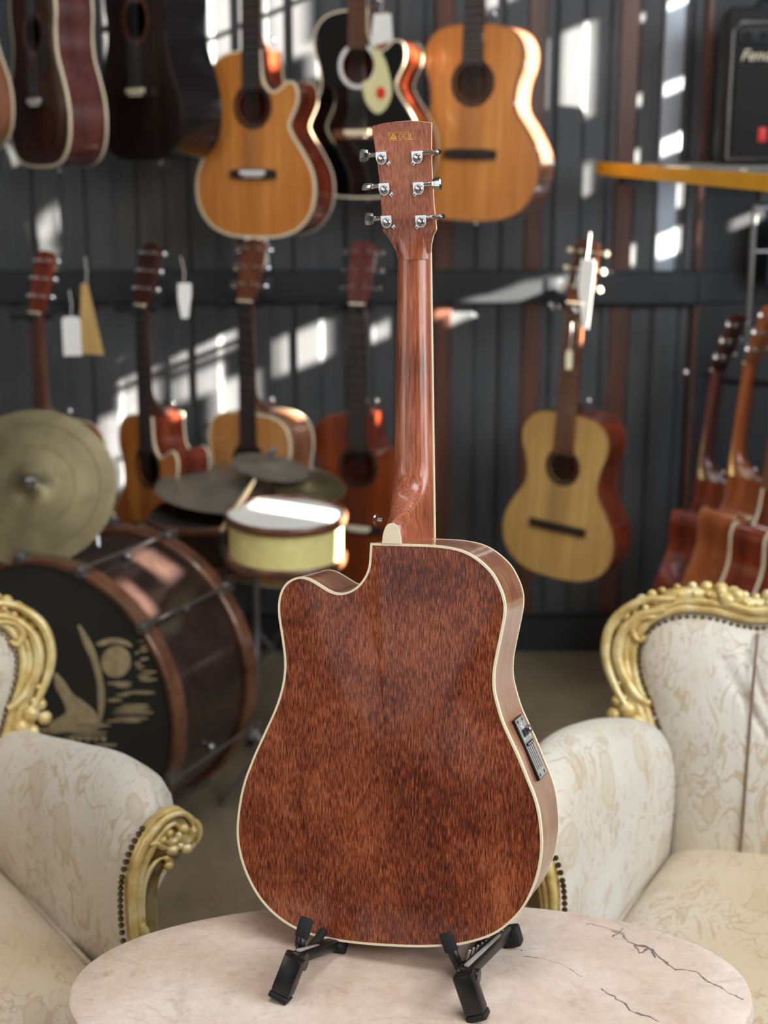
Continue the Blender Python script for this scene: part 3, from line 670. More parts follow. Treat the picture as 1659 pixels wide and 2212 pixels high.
# ================================================================== MARBLE TABLE
tc = Vector((P(886, 2130, 1.0).x, 0, TZ)); tcY = PZ(886, 2130, TZ).y; tc = Vector((PZ(886, 2130, TZ).x, tcY, TZ))
AX = (PZ(1620, 2130, TZ).x-PZ(152, 2130, TZ).x)/2; AY = (PZ(886, 1945, TZ).y-tcY)
def table():
    t = thing('marble_table', 'oval table with a polished pinkish marble top and dark crack veins, under the guitar', 'table', (tc.x, tc.y, 0))
    mb = MB(); prof = [(0.0, TZ), (0.5, TZ), (0.90, TZ), (-0.006, TZ), (-0.0015, TZ-0.002), (0.0, TZ-0.006), (0.002, TZ-0.012), (0.001, TZ-0.026), (-0.004, TZ-0.032), (-0.02, TZ-0.034)]
    N_ = 128; secs = []
    for r, z in prof:
        sec = []
        for k in range(N_):
            an = 2*PI*k/N_; c_, s_ = math.cos(an), math.sin(an); ex = 0.94
            x = AX*math.copysign(abs(c_)**ex, c_); y = AY*math.copysign(abs(s_)**ex, s_)
            if 0.3 < r: x *= r; y *= r
            elif r != 0.0 or z != TZ:
                n_ = Vector((x/AX**2, y/AY**2)).normalized(); x += n_.x*r; y += n_.y*r
            elif r == 0.0: x = y = 0
            sec.append(Vector((x, y, z)))
        secs.append(sec)
    mb.loft(secs[1:], cap=True)
    V = lambda x, y: (lambda p: (p.x-tc.x, p.y-tc.y))(PZ(x, y, TZ))
    pl = [[(1268, 1997), (1310, 2003), (1345, 2018)], [(1325, 2022), (1345, 2005)], [(1325, 2012), (1372, 2040), (1405, 2052), (1440, 2078), (1458, 2092), (1500, 2098), (1545, 2128), (1600, 2156)], [(1372, 2040), (1382, 2056), (1400, 2050), (1412, 2066)],
          [(1100, 2046), (1128, 2052)], [(1135, 2062), (1180, 2072), (1210, 2082), (1255, 2110)], [(1303, 2136), (1340, 2160), (1360, 2182), (1420, 2208)]]
    segs = []
    for j, l in enumerate(pl):
        for i in range(len(l)-1): segs.append((V(*l[i]), V(*l[i+1]), 0.0024 if j in (2, 3) else (0.0018 if j != 5 else 0.0012)))
    obj('table_top', mb, mat_marble(segs), t, ang=40)
    obj('apron', MB().loft([[Vector((AX*k_*math.cos(2*PI*k/64), AY*k_*math.sin(2*PI*k/64), z)) for k in range(64)] for k_, z in ((0.82, TZ-0.034), (0.82, TZ-0.08), (0.78, TZ-0.085))], cap=True), M['gold'], t)
    obj('pedestal', MB().lathe([(0.05, TZ-0.08), (0.04, TZ-0.14), (0.065, TZ-0.24), (0.035, TZ-0.34), (0.05, TZ-0.42), (0.08, 0.06)], 32), M['gold'], t)
    for k in range(4):
        an = PI/4+k*PI/2; obj('leg', MB().tube([(0.04*math.cos(an), 0.03*math.sin(an), 0.14), (0.16*math.cos(an), 0.10*math.sin(an), 0.12), (0.26*math.cos(an), 0.15*math.sin(an), 0.04), (0.30*math.cos(an), 0.17*math.sin(an), 0.012)], [0.03, 0.026, 0.018, 0.012], 12), M['gold'], t)
table()

# ================================================================== GUITARS ON DISPLAY
def g_outline(kind, cut):
    if kind == 'classical': h = [(0, 0), (0.07, 0.004), (0.13, 0.026), (0.17, 0.068), (0.183, 0.12), (0.176, 0.17), (0.15, 0.22), (0.122, 0.265), (0.115, 0.30), (0.122, 0.345), (0.137, 0.39), (0.137, 0.43), (0.118, 0.466), (0.08, 0.487), (0.03, 0.492)]
    elif kind == 'jumbo': h = [(0, 0), (0.08, 0.004), (0.145, 0.028), (0.185, 0.075), (0.198, 0.13), (0.190, 0.185), (0.160, 0.24), (0.128, 0.285), (0.120, 0.315), (0.125, 0.36), (0.140, 0.405), (0.140, 0.45), (0.118, 0.487), (0.08, 0.506), (0.03, 0.512)]
    else: h = [(0, 0), (0.09, 0.004), (0.15, 0.024), (0.188, 0.068), (0.200, 0.125), (0.194, 0.18), (0.172, 0.235), (0.148, 0.285), (0.139, 0.325), (0.140, 0.365), (0.147, 0.405), (0.146, 0.445), (0.13, 0.482), (0.09, 0.504), (0.03, 0.510)]
    r = list(h)
    if cut:
        i = next(k for k, p in enumerate(h) if p[1] > 0.33)
        r = h[:i]+[(0.143, 0.362), (0.147, 0.398), (0.136, 0.422), (0.112, 0.426), (0.092, 0.410), (0.072, 0.400), (0.052, 0.408), (0.036, 0.435), (0.031, 0.475), (0.030, h[-1][1])]
    R_ = catmull([Vector((x, z, 0)) for x, z in r], 3); L_ = catmull([Vector((-x, z, 0)) for x, z in h], 3)
    return [Vector((p.x, p.y)) for p in R_]+[Vector((p.x, p.y)) for p in reversed(L_[1:])]
XZ = lambda a, b, d: Vector((a, d, b))
def make_guitar(label, px, py, Y, yaw, kind='dread', cut=False, top='natural', side='redside', bind='cream', roll=0.0, lean=0.0, head='neckbrown', guard=None, neckm='ebony', group=None, bridge='ebony', scale=1.0, slot=False, saddle='cream', depth=0.112, headlen=0.175, rosette='ebony', bindw=0.004, name='acoustic_guitar', tmat='chrome', wroll=0.0):
    base = P(px, py, Y)
    Mx = Matrix.Translation(base) @ Matrix.Rotation(R(wroll), 4, 'Y') @ Matrix.Rotation(R(-yaw), 4, 'Z') @ Matrix.Rotation(R(lean), 4, 'X') @ Matrix.Rotation(R(roll), 4, 'Y') @ Matrix.Scale(scale, 4)
    t = thing(name, label, 'guitar', M=Mx, group=group)
    o = g_outline(kind, cut); L_ = max(p.y for p in o); ii = inset2(o, 0.0006); n = len(o)
    sh = 0.335 if kind == 'classical' else 0.362; br = 0.155 if kind == 'classical' else 0.178; sr = 0.043 if kind == 'classical' else 0.050
    obj('side', MB().loft([[Vector((p.x, y, p.y)) for p in ii] for y in (0.001, depth)]), M[side], t, ang=50)
    # top with a real sound hole: fan from outline to hole rim
    hole = []; hc_ = Vector((0, sh))
    for p in ii:
        d = (p-hc_).normalized(); hole.append(hc_+d*sr)
    mb = MB(); mb.loft([[Vector((p.x, -0.0003, p.y)) for p in ii], [Vector((p.x, -0.0003, p.y)) for p in hole], [Vector((p.x, 0.003, p.y)) for p in hole]])
    obj('top', mb, M[top], t, ang=30)
    obj('back', MB().prism([(p.x, p.y) for p in ii][::2], depth-0.003, depth+0.001, XZ), M[side], t, False)
    for y0, y1, nm in ((-0.0012, 0.005, 'binding'), (depth-0.004, depth+0.0015, 'back_binding')):
        wd = bindw; i2 = inset2(o, wd); o2 = inset2(o, -0.0008)
        obj(nm, MB().loft([[Vector((p.x, y, p.y)) for p in pp] for pp, y in ((o2, y0), (o2, y1), (i2, y1), (i2, y0))], closed=True), M[bind], t, ang=40)
    rg = [[Vector(((sr+a)*math.cos(2*PI*k/32), y, sh+(sr+a)*math.sin(2*PI*k/32))) for k in range(32)] for a, y in ((0.001, -0.0011), (0.013, -0.0011), (0.013, 0.001), (0.001, 0.001))]
    obj('rosette', MB().loft(rg, closed=True), M[rosette], t)
    bw = 0.075 if kind != 'classical' else 0.09
    bp = [(-bw, br-0.012), (-bw*0.55, br-0.015), (bw*0.55, br-0.015), (bw, br-0.012), (bw, br+0.010), (bw*0.5, br+0.014), (-bw*0.5, br+0.014), (-bw, br+0.010)] if kind != 'classical' else [(-bw, br-0.012), (bw, br-0.012), (bw, br+0.012), (-bw, br+0.012)]
    b_ = obj('bridge', MB().prism(bp, -0.009, 0.0, XZ), M[bridge], t, False)
    obj('saddle', MB().box((0, -0.0105, br+0.004), (0.082, 0.004, 0.012 if kind != 'classical' else 0.006)), M[saddle], b_, False)
    if kind != 'classical':
        mb = MB()
        for k in range(6): mb.sph((-0.026+k*0.0105, -0.0095, br-0.007), 0.0035, 8)
        obj('bridge_pins', mb, M[saddle], b_)
    nut = br+0.648; hw0, hw1 = (0.029, 0.0225) if kind != 'classical' else (0.031, 0.026)
    obj('fingerboard', MB().loft([[Vector((s_*hw, y, z)) for s_, y in ((-1, -0.007), (1, -0.007), (1, -0.0004), (-1, -0.0004))] for hw, z in ((hw0, sh+sr-0.006), (hw0*0.97, L_), (hw1, nut))], cap=True), M[neckm], t, False)
    if Y < 9:
        mb = MB(); 
        for k in range(1, 18):
            z = br+0.648*2**(-k/12.0)
            mb.box((0, -0.0074, z), (2*(hw1+(hw0-hw1)*(nut-z)/(nut-sh)), 0.001, 0.0016))
        obj('frets', mb, M['steel'], t, False, kind='stuff')
    secs = []
    for i in range(13):
        z = L_-0.003+(nut-L_+0.003)*i/12; h = z-L_; D = 0.020+(depth*0.85)*max(0, 1-h/0.075)**2.2
        hw = hw0*0.97+(hw1-hw0*0.97)*(z-L_)/(nut-L_); nn = 1-0.55*min(1, (D-0.02)/0.08)
        secs.append([Vector((hw*math.cos(PI*k/12)*(1 if k in (0, 12) else 1-(1-nn)*math.sin(PI*k/12)), -0.0005+D*math.sin(PI*k/12)**0.8, z)) for k in range(13)])
    obj('neck', MB().loft(secs, cap=True), M[head if neckm == 'ebony' else neckm], t, ang=60)
    obj('nut', MB().box((0, -0.005, nut+0.002), (hw1*2.05, 0.010, 0.005)), M['cream'], t, False)
    ta = R(15); hz = lambda a, b, d: Vector((a, -0.003+b*math.sin(ta)+d*math.cos(ta), nut+0.003+b*math.cos(ta)-d*math.sin(ta)))
    hl = headlen; hb_ = [(-hw1, 0), (-0.033, 0.028), (-0.036, hl*0.55), (-0.039, hl-0.012), (-0.022, hl-0.003), (0, hl), (0.022, hl-0.003), (0.039, hl-0.012), (0.036, hl*0.55), (0.033, 0.028), (hw1, 0)]
    hd = MB()
    if slot or kind == 'classical':
        hd.prism([(-0.036, 0.03), (-0.036, hl-0.02), (-0.026, hl-0.02), (-0.026, 0.03)], 0, 0.019, hz).prism([(0.036, 0.03), (0.036, hl-0.02), (0.026, hl-0.02), (0.026, 0.03)], 0, 0.019, hz)
        hd.prism([(-0.008, 0.03), (-0.008, hl-0.02), (0.008, hl-0.02), (0.008, 0.03)], 0, 0.019, hz)
        hd.prism([(-hw1, 0), (-0.036, 0.03), (0.036, 0.03), (hw1, 0)], 0, 0.019, hz).prism([(-0.037, hl-0.022), (-0.037, hl-0.006), (0, hl+0.004), (0.037, hl-0.006), (0.037, hl-0.022)], 0, 0.019, hz)
    else: hd.prism(hb_, 0, 0.015, hz)
    ho = obj('headstock', hd, M[head], t, False)
    for sg in (-1, 1):
        for k in range(3):
            z = 0.045+k*(hl-0.075)/2; mb = MB()
            x0 = sg*0.035
            mb.tube([hz(x0-sg*0.006, z, 0.010 if kind != 'classical' else 0.01), hz(x0+sg*0.017, z, 0.012)], 0.003, 8)
            mb.tube([hz(x0+sg*0.014, z, 0.012), hz(x0+sg*0.017, z, 0.012), hz(x0+sg*0.026, z, 0.012), hz(x0+sg*0.030, z, 0.012)], [0.003, 0.0075, 0.0085, 0.004], 8)
            if kind != 'classical':
                mb.prism([(sg*0.022+0.005*math.cos(q_*PI/5), z+0.005*math.sin(q_*PI/5)) for q_ in range(10)], -0.010, 0.0, hz)
                mb.prism([(sg*0.022-0.008, z-0.008), (sg*0.022+0.008, z-0.008), (sg*0.022+0.008, z+0.008), (sg*0.022-0.008, z+0.008)], 0.0145, 0.023, hz)
            else: mb.tube([hz(sg*0.008, z, 0.009), hz(sg*0.034, z, 0.009)], 0.0045, 8)
            obj('tuning_machine', mb, M[tmat if kind != 'classical' else 'cream'], t)
    if guard:
        gp = [(0.016, sh-0.045), (0.045, sh-0.035), (0.052, sh+0.0), (0.046, sh+0.038), (0.040, sh+0.062), (0.056, sh+0.052), (0.085, sh+0.012), (0.102, sh-0.045), (0.104, sh-0.085), (0.085, sh-0.118), (0.060, sh-0.130), (0.035, sh-0.112), (0.018, sh-0.08)]
        gp = [(p.x, p.y) for p in catmull([Vector((a, b, 0)) for a, b in gp], 3, True)]
        pg = obj('pickguard', MB().prism(gp, -0.0022, -0.0004, XZ), M[guard], t, False)
        if guard == 'guard': obj('sticker', MB().prism([(0.072+0.015*math.cos(k*PI/12), sh-0.075+0.017*math.sin(k*PI/12)) for k in range(24)], -0.003, -0.0021, XZ), M['red'], pg, False, label='round red sticker')
    for k in range(6):
        obj('string', MB().tube([(-0.026+k*0.0105, -0.011, br+0.004), ((-0.026+k*0.0105)*0.62*(1 if kind != 'classical' else 1.2), -0.0085, nut+0.003)], 0.0006, 4), M['steel'], t)
    obj('end_pin', MB().lathe([(0.004, 0), (0.0085, 0.004), (0.006, 0.012)], 10, Matrix.Translation((0, depth*0.5, 0)) @ Matrix.Rotation(PI, 4, 'X')), M['chrome'], t)
    obj('heel_button', MB().sph((hw0*0.4+0.012, depth*0.72, L_+0.03), 0.009, 10), M['chrome'], t)
    return t, Mx, nut
GU = []
UP = 'guitars hanging in the upper row'; LO = 'guitars hanging in the lower row'; RG = 'guitars hanging at the right edge'
GU.append(make_guitar('amber-topped guitar cut off at the left edge, upper row', -128, 330, 4.15, 40, top='natural', side='brownside', group=UP))
GU.append(make_guitar('dark mahogany guitar with thick white binding and plum side, upper row', 88, 362, 4.15, 52, top='mahtop', side='mahside', bind='cream', guard='ebony', rosette='brownside', bridge='ebony', bindw=0.006, group=UP, saddle='white', head='mahtop'))
GU.append(make_guitar('smoky dark brown guitar with black side, upper row', 305, 347, 4.17, 47, top='burst', side='darkside', bind='darkside', rosette='neckbrown', neckm='neckbrown', group=UP, saddle='cream', depth=0.125, scale=1.05))
GU.append(make_guitar('amber cutaway guitar with white binding and dark bridge, upper row', 552, 514, 4.13, 27, 'jumbo', True, top='natural', side='redside', group=UP, saddle='white', bindw=0.005, scale=1.0))
GU.append(make_guitar('black cutaway guitar with cream pickguard and round red sticker, upper row', 775, 428, 4.16, 27, 'jumbo', True, top='black', side='redside', guard='guard', neckm='neckbrown', rosette='white', bridge='neckbrown', group=UP, saddle='cream', scale=1.0))
GU.append(make_guitar('large amber guitar with sunlit brown side, rightmost of the upper row', 1012, 478, 4.15, 26, 'jumbo', False, top='natural', side='brownside', bind='brownside', group=UP, saddle='ebony', scale=1.05, roll=1))
GU.append(make_guitar('guitar with cream-edged tan neck hanging behind the round cymbal', 113, 1285, 4.0, 42, 'dread', top='natural', side='redside', neckm='neckbrown', head='redside', group=LO))
GU.append(make_guitar('natural cutaway guitar with glossy red side, above the bass drum', 330, 1270, 4.0, 46, 'jumbo', True, top='natural', side='redside', head='mahtop', group=LO))
GU.append(make_guitar('tan guitar with brown headstock behind the cymbals', 545, 1262, 4.0, 33, 'dread', top='tan', side='brownside', head='neckbrown', group=LO))
GU.append(make_guitar('dark red-orange guitar half hidden by the neck of the table guitar', 775, 1268, 4.0, 24, 'jumbo', True, top='redtop', side='redside', bind='redside', head='mahside', group=LO))
GU.append(make_guitar('pale spruce classical guitar with slotted headstock and orange side, lower row', 1196, 1248, 4.0, 35, 'classical', top='pale', side='redside', bind='neckbrown', head='neckbrown', neckm='neckbrown', roll=3.2, bridge='ebony', saddle='ebony', group=LO, bindw=0.0015))
RX = [make_guitar('leftmost of the three guitars hanging back to front at the right edge', 1470, 1382, 4.10, 134, 'dread', True, top='tan', side='redside', bind='redside', head='mahtop', neckm='mahside', group=RG, wroll=4.5, scale=1.0),
      make_guitar('middle guitar with orange-brown headstock hanging at the right edge', 1535, 1388, 3.96, 138, 'dread', True, top='tan', side='orangeside', bind='brownside', head='orangeside', neckm='orangeside', group=RG, wroll=4.5, scale=1.0),
      make_guitar('rightmost guitar, cut off by the right edge of the picture', 1604, 1430, 3.82, 140, 'dread', True, top='tan', side='redside', bind='cream', head='mahtop', neckm='neckbrown', group=RG, wroll=4.5, scale=1.0)]
# wall hooks: every hanging guitar has its own
hang = []
HK = ['guitar cut off at the left edge', 'dark mahogany guitar with white binding', 'smoky dark brown guitar', 'amber cutaway guitar', 'black guitar with cream pickguard', 'large amber guitar with sunlit side', 'guitar behind the round cymbal', 'natural cutaway guitar with red side', 'tan guitar behind the cymbals', 'dark red-orange guitar', 'pale classical guitar']
for i, (t, Mx, nut) in enumerate(GU):
    p = Mx @ Vector((0, 0.012, nut-0.004)); b_ = MB()
    zr = p.z-0.0; y1 = WY-0.05 if (i > 5) else WY-0.012
    ax = Vector((Mx[0][0], Mx[1][0], Mx[2][0])).normalized()
    w_ = thing('guitar_hanger', 'black steel hook holding the neck of the '+HK[i], 'hook', (p.x, y1, p.z-0.012), group='guitar hooks, %s row' % ('upper' if i < 6 else 'lower'))
    o_ = Vector((p.x, y1, p.z-0.012)); q_ = lambda v: Vector(v)-o_
    fwd = Vector((-math.sin(0.5), -math.cos(0.5), 0))
    obj('plate', MB().bbox((0, -0.006, 0), (0.05, 0.012, 0.08), 0.004), M['darkbeam'], w_)
    yk = p+Vector((0, 0.055, -0.012))
    obj('arm', MB().tube([(0, -0.006, 0), q_(yk)], 0.008, 10), M['darkbeam'], w_)
    f_ = Vector((Mx[0][1], Mx[1][1], Mx[2][1])).normalized()
    for sg in (-1, 1):
        obj('prong', MB().tube([q_(yk), q_(yk+ax*sg*0.034), q_(yk+ax*sg*0.036-f_*0.078), q_(yk+ax*sg*0.032-f_*0.088+Vector((0, 0, 0.012)))], 0.007, 8), M['rubber'], w_)
rl = thing('display_rail', 'black steel arm the three right guitars hang from', 'rail', (1.28, 4.4, 1.2))
nn_ = [Mx @ Vector((0, 0.01, nut+0.0)) for t, Mx, nut in RX]; o_ = Vector((1.28, 4.4, 1.2))
e0 = nn_[0]+(nn_[0]-nn_[2])*0.25+Vector((0, 0.0, -0.01)); e1 = nn_[2]+(nn_[2]-nn_[0])*0.9
obj('bar', MB().tube([e0-o_, nn_[0]-o_+Vector((-0.0, 0.02, -0.03)), nn_[2]-o_+Vector((0, 0.02, -0.03)), e1-o_], 0.010, 10), M['darkbeam'], rl)
obj('bar_end', MB().sph(e0-o_+Vector((-0.05, 0.02, 0.0)), 0.012, 10), M['chrome'], rl)
obj('post', MB().cyl((e1.x-o_.x, e1.y-o_.y, -1.2), (e1.x-o_.x, e1.y-o_.y, e1.z-o_.z+0.05), 0.02), M['darkbeam'], rl)

# price tags hanging from headstocks
def tagcard(lbl, px, py, Y, w, h, mat, yaw=0, pts=None, name='price_tag', roll=0):
    p = P(px, py, Y); t = thing(name, lbl, 'tag', (p.x, p.y, p.z), (0, R(roll), R(yaw)))
    pg = pts or [(-w/2, -h), (w/2, -h), (w/2, -0.008), (w/2-0.008, 0), (-w/2+0.008, 0), (-w/2, -0.008)]
    obj('card', MB().prism(pg, -0.001, 0.001, XZ), M[mat], t, False)
    obj('cord', MB().tube([(0, 0, -0.006), (0.003, 0.004, 0.03), (-0.002, 0.03, 0.07)], 0.0012, 6), M['white'], t)
    return t
tagcard('blank white card tag hanging from the neck behind the round cymbal', 153, 684, 3.92, 0.050, 0.108, 'white', 8)
tagcard('tapering cream paper tag hanging behind the white card tag', 186, 612, 3.98, 0.05, 0.19, 'pale', 5, [(-0.028, -0.195), (0.040, -0.200), (0.004, 0.0), (-0.014, 0.0)])
tagcard('crumpled clear tag hanging from the dark headstock', 397, 612, 3.92, 0.036, 0.095, 'white', 15, [(-0.010, -0.095), (0.010, -0.095), (0.020, -0.03), (0.020, 0), (-0.016, 0), (-0.018, -0.04)])
tagcard('white tag hanging in the sun from the classical guitar headstock', 1268, 560, 3.95, 0.036, 0.19, 'white', -25, [(-0.006, -0.19), (0.010, -0.19), (0.018, -0.09), (0.024, -0.01), (0.016, 0), (-0.016, 0), (-0.022, -0.08)])
tagcard('small cream label fixed to the classical guitar neck', 1230, 755, 3.93, 0.018, 0.055, 'cream', -20, name='neck_label')
tagcard('white label hanging between the upper guitars beside the black one', 822, 30, 4.12, 0.06, 0.085, 'white', -20, [(-0.03, -0.085), (0.036, -0.07), (0.03, 0.0), (-0.02, 0)])

# ================================================================== DRUMS AND CYMBALS
def frame_M(c, nrm, up=(0, 0, 1)):                            # z axis along nrm
    z = Vector(nrm).normalized(); x = Vector(up).cross(z); x = x.normalized() if x.length > 1e-4 else Vector((1, 0, 0)); y = z.cross(x)
    return Matrix(((x.x, y.x, z.x, c[0]), (x.y, y.y, z.y, c[1]), (x.z, y.z, z.z, c[2]), (0, 0, 0, 1)))
# bass drum: local z is the axis pointing away from the front head, x to the right, y ... down to the floor via frame
BR = 0.352; ya = R(26)
bc = P(112, 1532, 3.16); bn = Vector((-math.sin(ya), -math.cos(ya), 0.0)); bc.z = BR+0.012
BM = frame_M(bc, -bn)
bd = thing('bass_drum', 'large old bass drum with dark shell, brown hoops and a painted black front head', 'drum', M=BM)
BD = 0.36
obj('shell', MB().lathe([(BR-0.012, 0.02), (BR-0.012, BD-0.02)], 96, cap=False), M['shell'], bd)
for z0, z1, nm in ((0.0, 0.045, 'front_hoop'), (BD-0.045, BD, 'rear_hoop')):
    obj(nm, MB().lathe([(BR-0.014, z0+0.006), (BR-0.010, z0), (BR, z0), (BR+0.004, z0+0.004), (BR+0.004, z1-0.004), (BR, z1), (BR-0.012, z1)], 96, cap=False), M['hoop'], bd)
fh = obj('front_head', MB().lathe([(0, 0.006), (0.1, 0.006), (0.25, 0.007), (BR-0.012, 0.010)], 96, cap=False), M['drumhead'], bd)
obj('rear_head', MB().lathe([(BR-0.012, BD-0.008), (BR-0.014, BD-0.010)], 64), M['head'], bd)
def hp_(x, y):                                                # pixel on head -> local coordinates
    Mi = BM.inverted(); o = bc-bn*-0.0; d = ray(x, y); p = cC+d*((bc-cC).dot(bn)/d.dot(bn)); l = Mi @ p; return (l.x, l.y)
def paint(nm, pts, mat='paint', sm=True):
    l = [Vector(hp_(x, y)+(0,)) for x, y in pts]; l = catmull(l, 3, True) if sm else l
    l = [(p.x, p.y) for p in l]; obj(nm, MB().prism(l, 0.0035, 0.0062, lambda a, b, d: Vector((a, b, d))), M[mat], fh, False)
paint('painted_moon', [(248+31*math.cos(k*PI/8), 1431+34*math.sin(k*PI/8)) for k in range(16)])
paint('painted_sail_edge', [(166, 1352), (182, 1372), (200, 1405), (214, 1450), (222, 1500), (220, 1540), (212, 1565), (210, 1530), (208, 1480), (196, 1430), (180, 1395)])
paint('painted_sail_foot', [(115, 1455), (135, 1475), (152, 1500), (180, 1520), (205, 1545), (212, 1575), (170, 1580), (100, 1584), (112, 1560), (140, 1540), (132, 1510), (118, 1485)])
rnd = random.Random(3)
for k in range(26):
    y = 1388+k*9+rnd.uniform(-3, 3); x0 = rnd.uniform(222, 262) if y < 1560 else rnd.uniform(80, 230); w_ = rnd.uniform(30, 110)
    if y < 1470: x0 = rnd.uniform(285, 300); w_ = rnd.uniform(8, 40)
    xr = min(x0+w_, 352-max(0, 1500-y)*0.35)
    if xr > x0+6: paint('painted_wave', [(x0, y), ((x0+xr)/2, y-rnd.uniform(2, 4)), (xr, y-1), (xr-8, y+2), ((x0+xr)/2, y+rnd.uniform(1, 5))])
paint('painted_haze', [(205, 1392), (225, 1382), (245, 1380), (270, 1386), (282, 1398), (262, 1394), (240, 1391), (218, 1396)])
for k in range(5): paint('painted_letter', [(148+k*17, 1593), (156+k*17, 1592), (157+k*17, 1602), (149+k*17, 1602)], sm=False)
for ang in (20, 50, 80, 108, 140, -12, -42, -75, 200, 240):
    a_ = R(ang); c_, s_ = -math.cos(a_), math.sin(a_)
    c_ = math.cos(a_); r_ = BR+0.014
    rod = obj('tension_rod', MB().tube([(r_*c_, -r_*-s_*1, -0.02), (r_*c_, r_*s_, BD+0.02)], 0.0045, 8), M['steel'], bd)
    for z in (-0.004, BD+0.004):
        sgn = 1 if z < 0.1 else -1
        obj('claw', MB().bbox(((BR+0.006)*c_, (BR+0.006)*s_, z+sgn*0.010), (0.026, 0.026, 0.036), 0.004), M['steel'], rod)
    obj('lug', MB().sph(((BR-0.004)*c_, (BR-0.004)*s_, BD/2), 0.012, 8), M['steel'], rod)
for sg in (-1, 1):
    obj('spur', MB().tube([(sg*BR*0.75, BR*0.66, 0.10), (sg*(BR*0.75+0.05), BR+0.008, 0.05)] if False else [(sg*BR*0.72, -BR*0.72, 0.10), (sg*(BR*0.85), -BR-0.006, 0.06)], 0.006, 8), M['steel'], bd)
# mounting rod on top of the bass drum
p0, p1 = P(132, 1236, 3.22), P(262, 1180, 3.36)
cr = thing('cymbal_bracket', 'steel rod bracket clamped on top of the bass drum', 'bracket', (p0.x, p0.y, p0.z))
obj('rod', MB().tube([(0, 0, 0), p1-p0], 0.006, 10), M['steel'], cr)
pm = P(215, 1200, 3.33); obj('clamp', MB().bbox(pm-p0+Vector((0, 0, -0.012)), (0.03, 0.03, 0.03), 0.006), M['steel'], cr)
obj('clamp_post', MB().tube([pm-p0, P(206, 1120, 3.36)-p0], 0.006, 8), M['steel'], cr)

def cymbal(lbl, c, nrm, r, mat, bell=0.11, wing=True):
    t = thing('cymbal', lbl, 'cymbal', M=frame_M(c, nrm))
    k = r; pr = [(0.006, 0.030*k/0.2+0.006), (r*bell*0.6, 0.032*k/0.2), (r*bell, 0.028*k/0.2), (r*bell*1.6, 0.016*k/0.2), (r*0.35, 0.013*k/0.2), (r*0.7, 0.007*k/0.2), (r, 0.0), (r, -0.001), (r*0.7, 0.0055*k/0.2), (r*bell*1.6, 0.014*k/0.2), (r*bell, 0.026*k/0.2), (0.006, 0.028*k/0.2)]
    obj('plate', MB().lathe(pr, 72, cap=False), M[mat], t, ang=50)
    for q_ in (0.5, 0.8): obj('groove_ring', MB().lathe([(r*q_, 0.0135*(1-q_)*k/0.2+0.0075-0.005*q_), (r*q_+0.0016, 0.0135*(1-q_)*k/0.2+0.0078-0.005*q_)], 72, cap=False), M[mat], t)
    if wing:
        w_ = MB().cyl((0, 0, 0.0), (0, 0, 0.055), 0.004).sph((0.008, 0, 0.05), 0.007, 8).sph((-0.008, 0, 0.05), 0.007, 8).lathe([(0.012, 0.030*k/0.2), (0.012, 0.042*k/0.2)], 16)
        obj('wing_nut', w_, M['steel'], t)
    return t
def stand(lbl, foot, top, name='cymbal_stand', legs=True):
    t = thing(name, lbl, 'stand', (foot[0], foot[1], 0)); o_ = Vector((foot[0], foot[1], 0)); tp = Vector(top)-o_
    kn = Vector((0, 0, 0.45)) if tp.z > 0.5 else Vector((0, 0, tp.z*0.6))
    obj('tube', MB().cyl((0, 0, 0.10), kn, 0.011), M['steel'], t)
    obj('upper_tube', MB().tube([kn, tp], 0.007, 10), M['steel'], t)
    obj('clamp', MB().bbox(kn, (0.03, 0.035, 0.03), 0.006), M['steel'], t)
    for k in range(3):
        an = 2*PI*k/3+0.5; lg = obj('leg', MB().tube([(0, 0, 0.28), (0.2*math.cos(an), 0.2*math.sin(an), 0.012)], 0.006, 8), M['steel'], t)
        obj('rubber_foot', MB().sph((0.2*math.cos(an), 0.2*math.sin(an), 0.012), 0.012, 8), M['rubber'], lg)
    return t
c1 = P(72, 1052, 3.30); cymbal('round aged bronze cymbal tilted to the viewer above the bass drum', c1, (0.10, -0.86, 0.50), 0.196, 'brass')
stand('cymbal stand behind the bass drum holding the round tilted cymbal', (c1.x+0.06, c1.y+0.60), c1+Vector((0, 0.03, -0.02)))
c2 = P(540, 1050, 3.85); cymbal('wide dull grey cymbal lying nearly flat above the small drums', c2, (0.02, -0.06, 1), 0.262, 'cymdark', wing=False)
c3 = P(585, 1032, 3.78); cymbal('upper plate of the dark hi-hat pair', c3+Vector((0, 0, 0.03)), (0.20, -0.12, 1), 0.105, 'cymdark', bell=0.3)
c4 = P(668, 1052, 3.72); cymbal('pale brassy cymbal beneath the hi-hat, lit from the right', c4, (0.10, -0.25, 1), 0.10, 'brass', bell=0.2, wing=False)
stand('cymbal stand carrying the wide grey cymbal', (c2.x, c2.y+0.10), c2+Vector((0, 0, 0.02)))
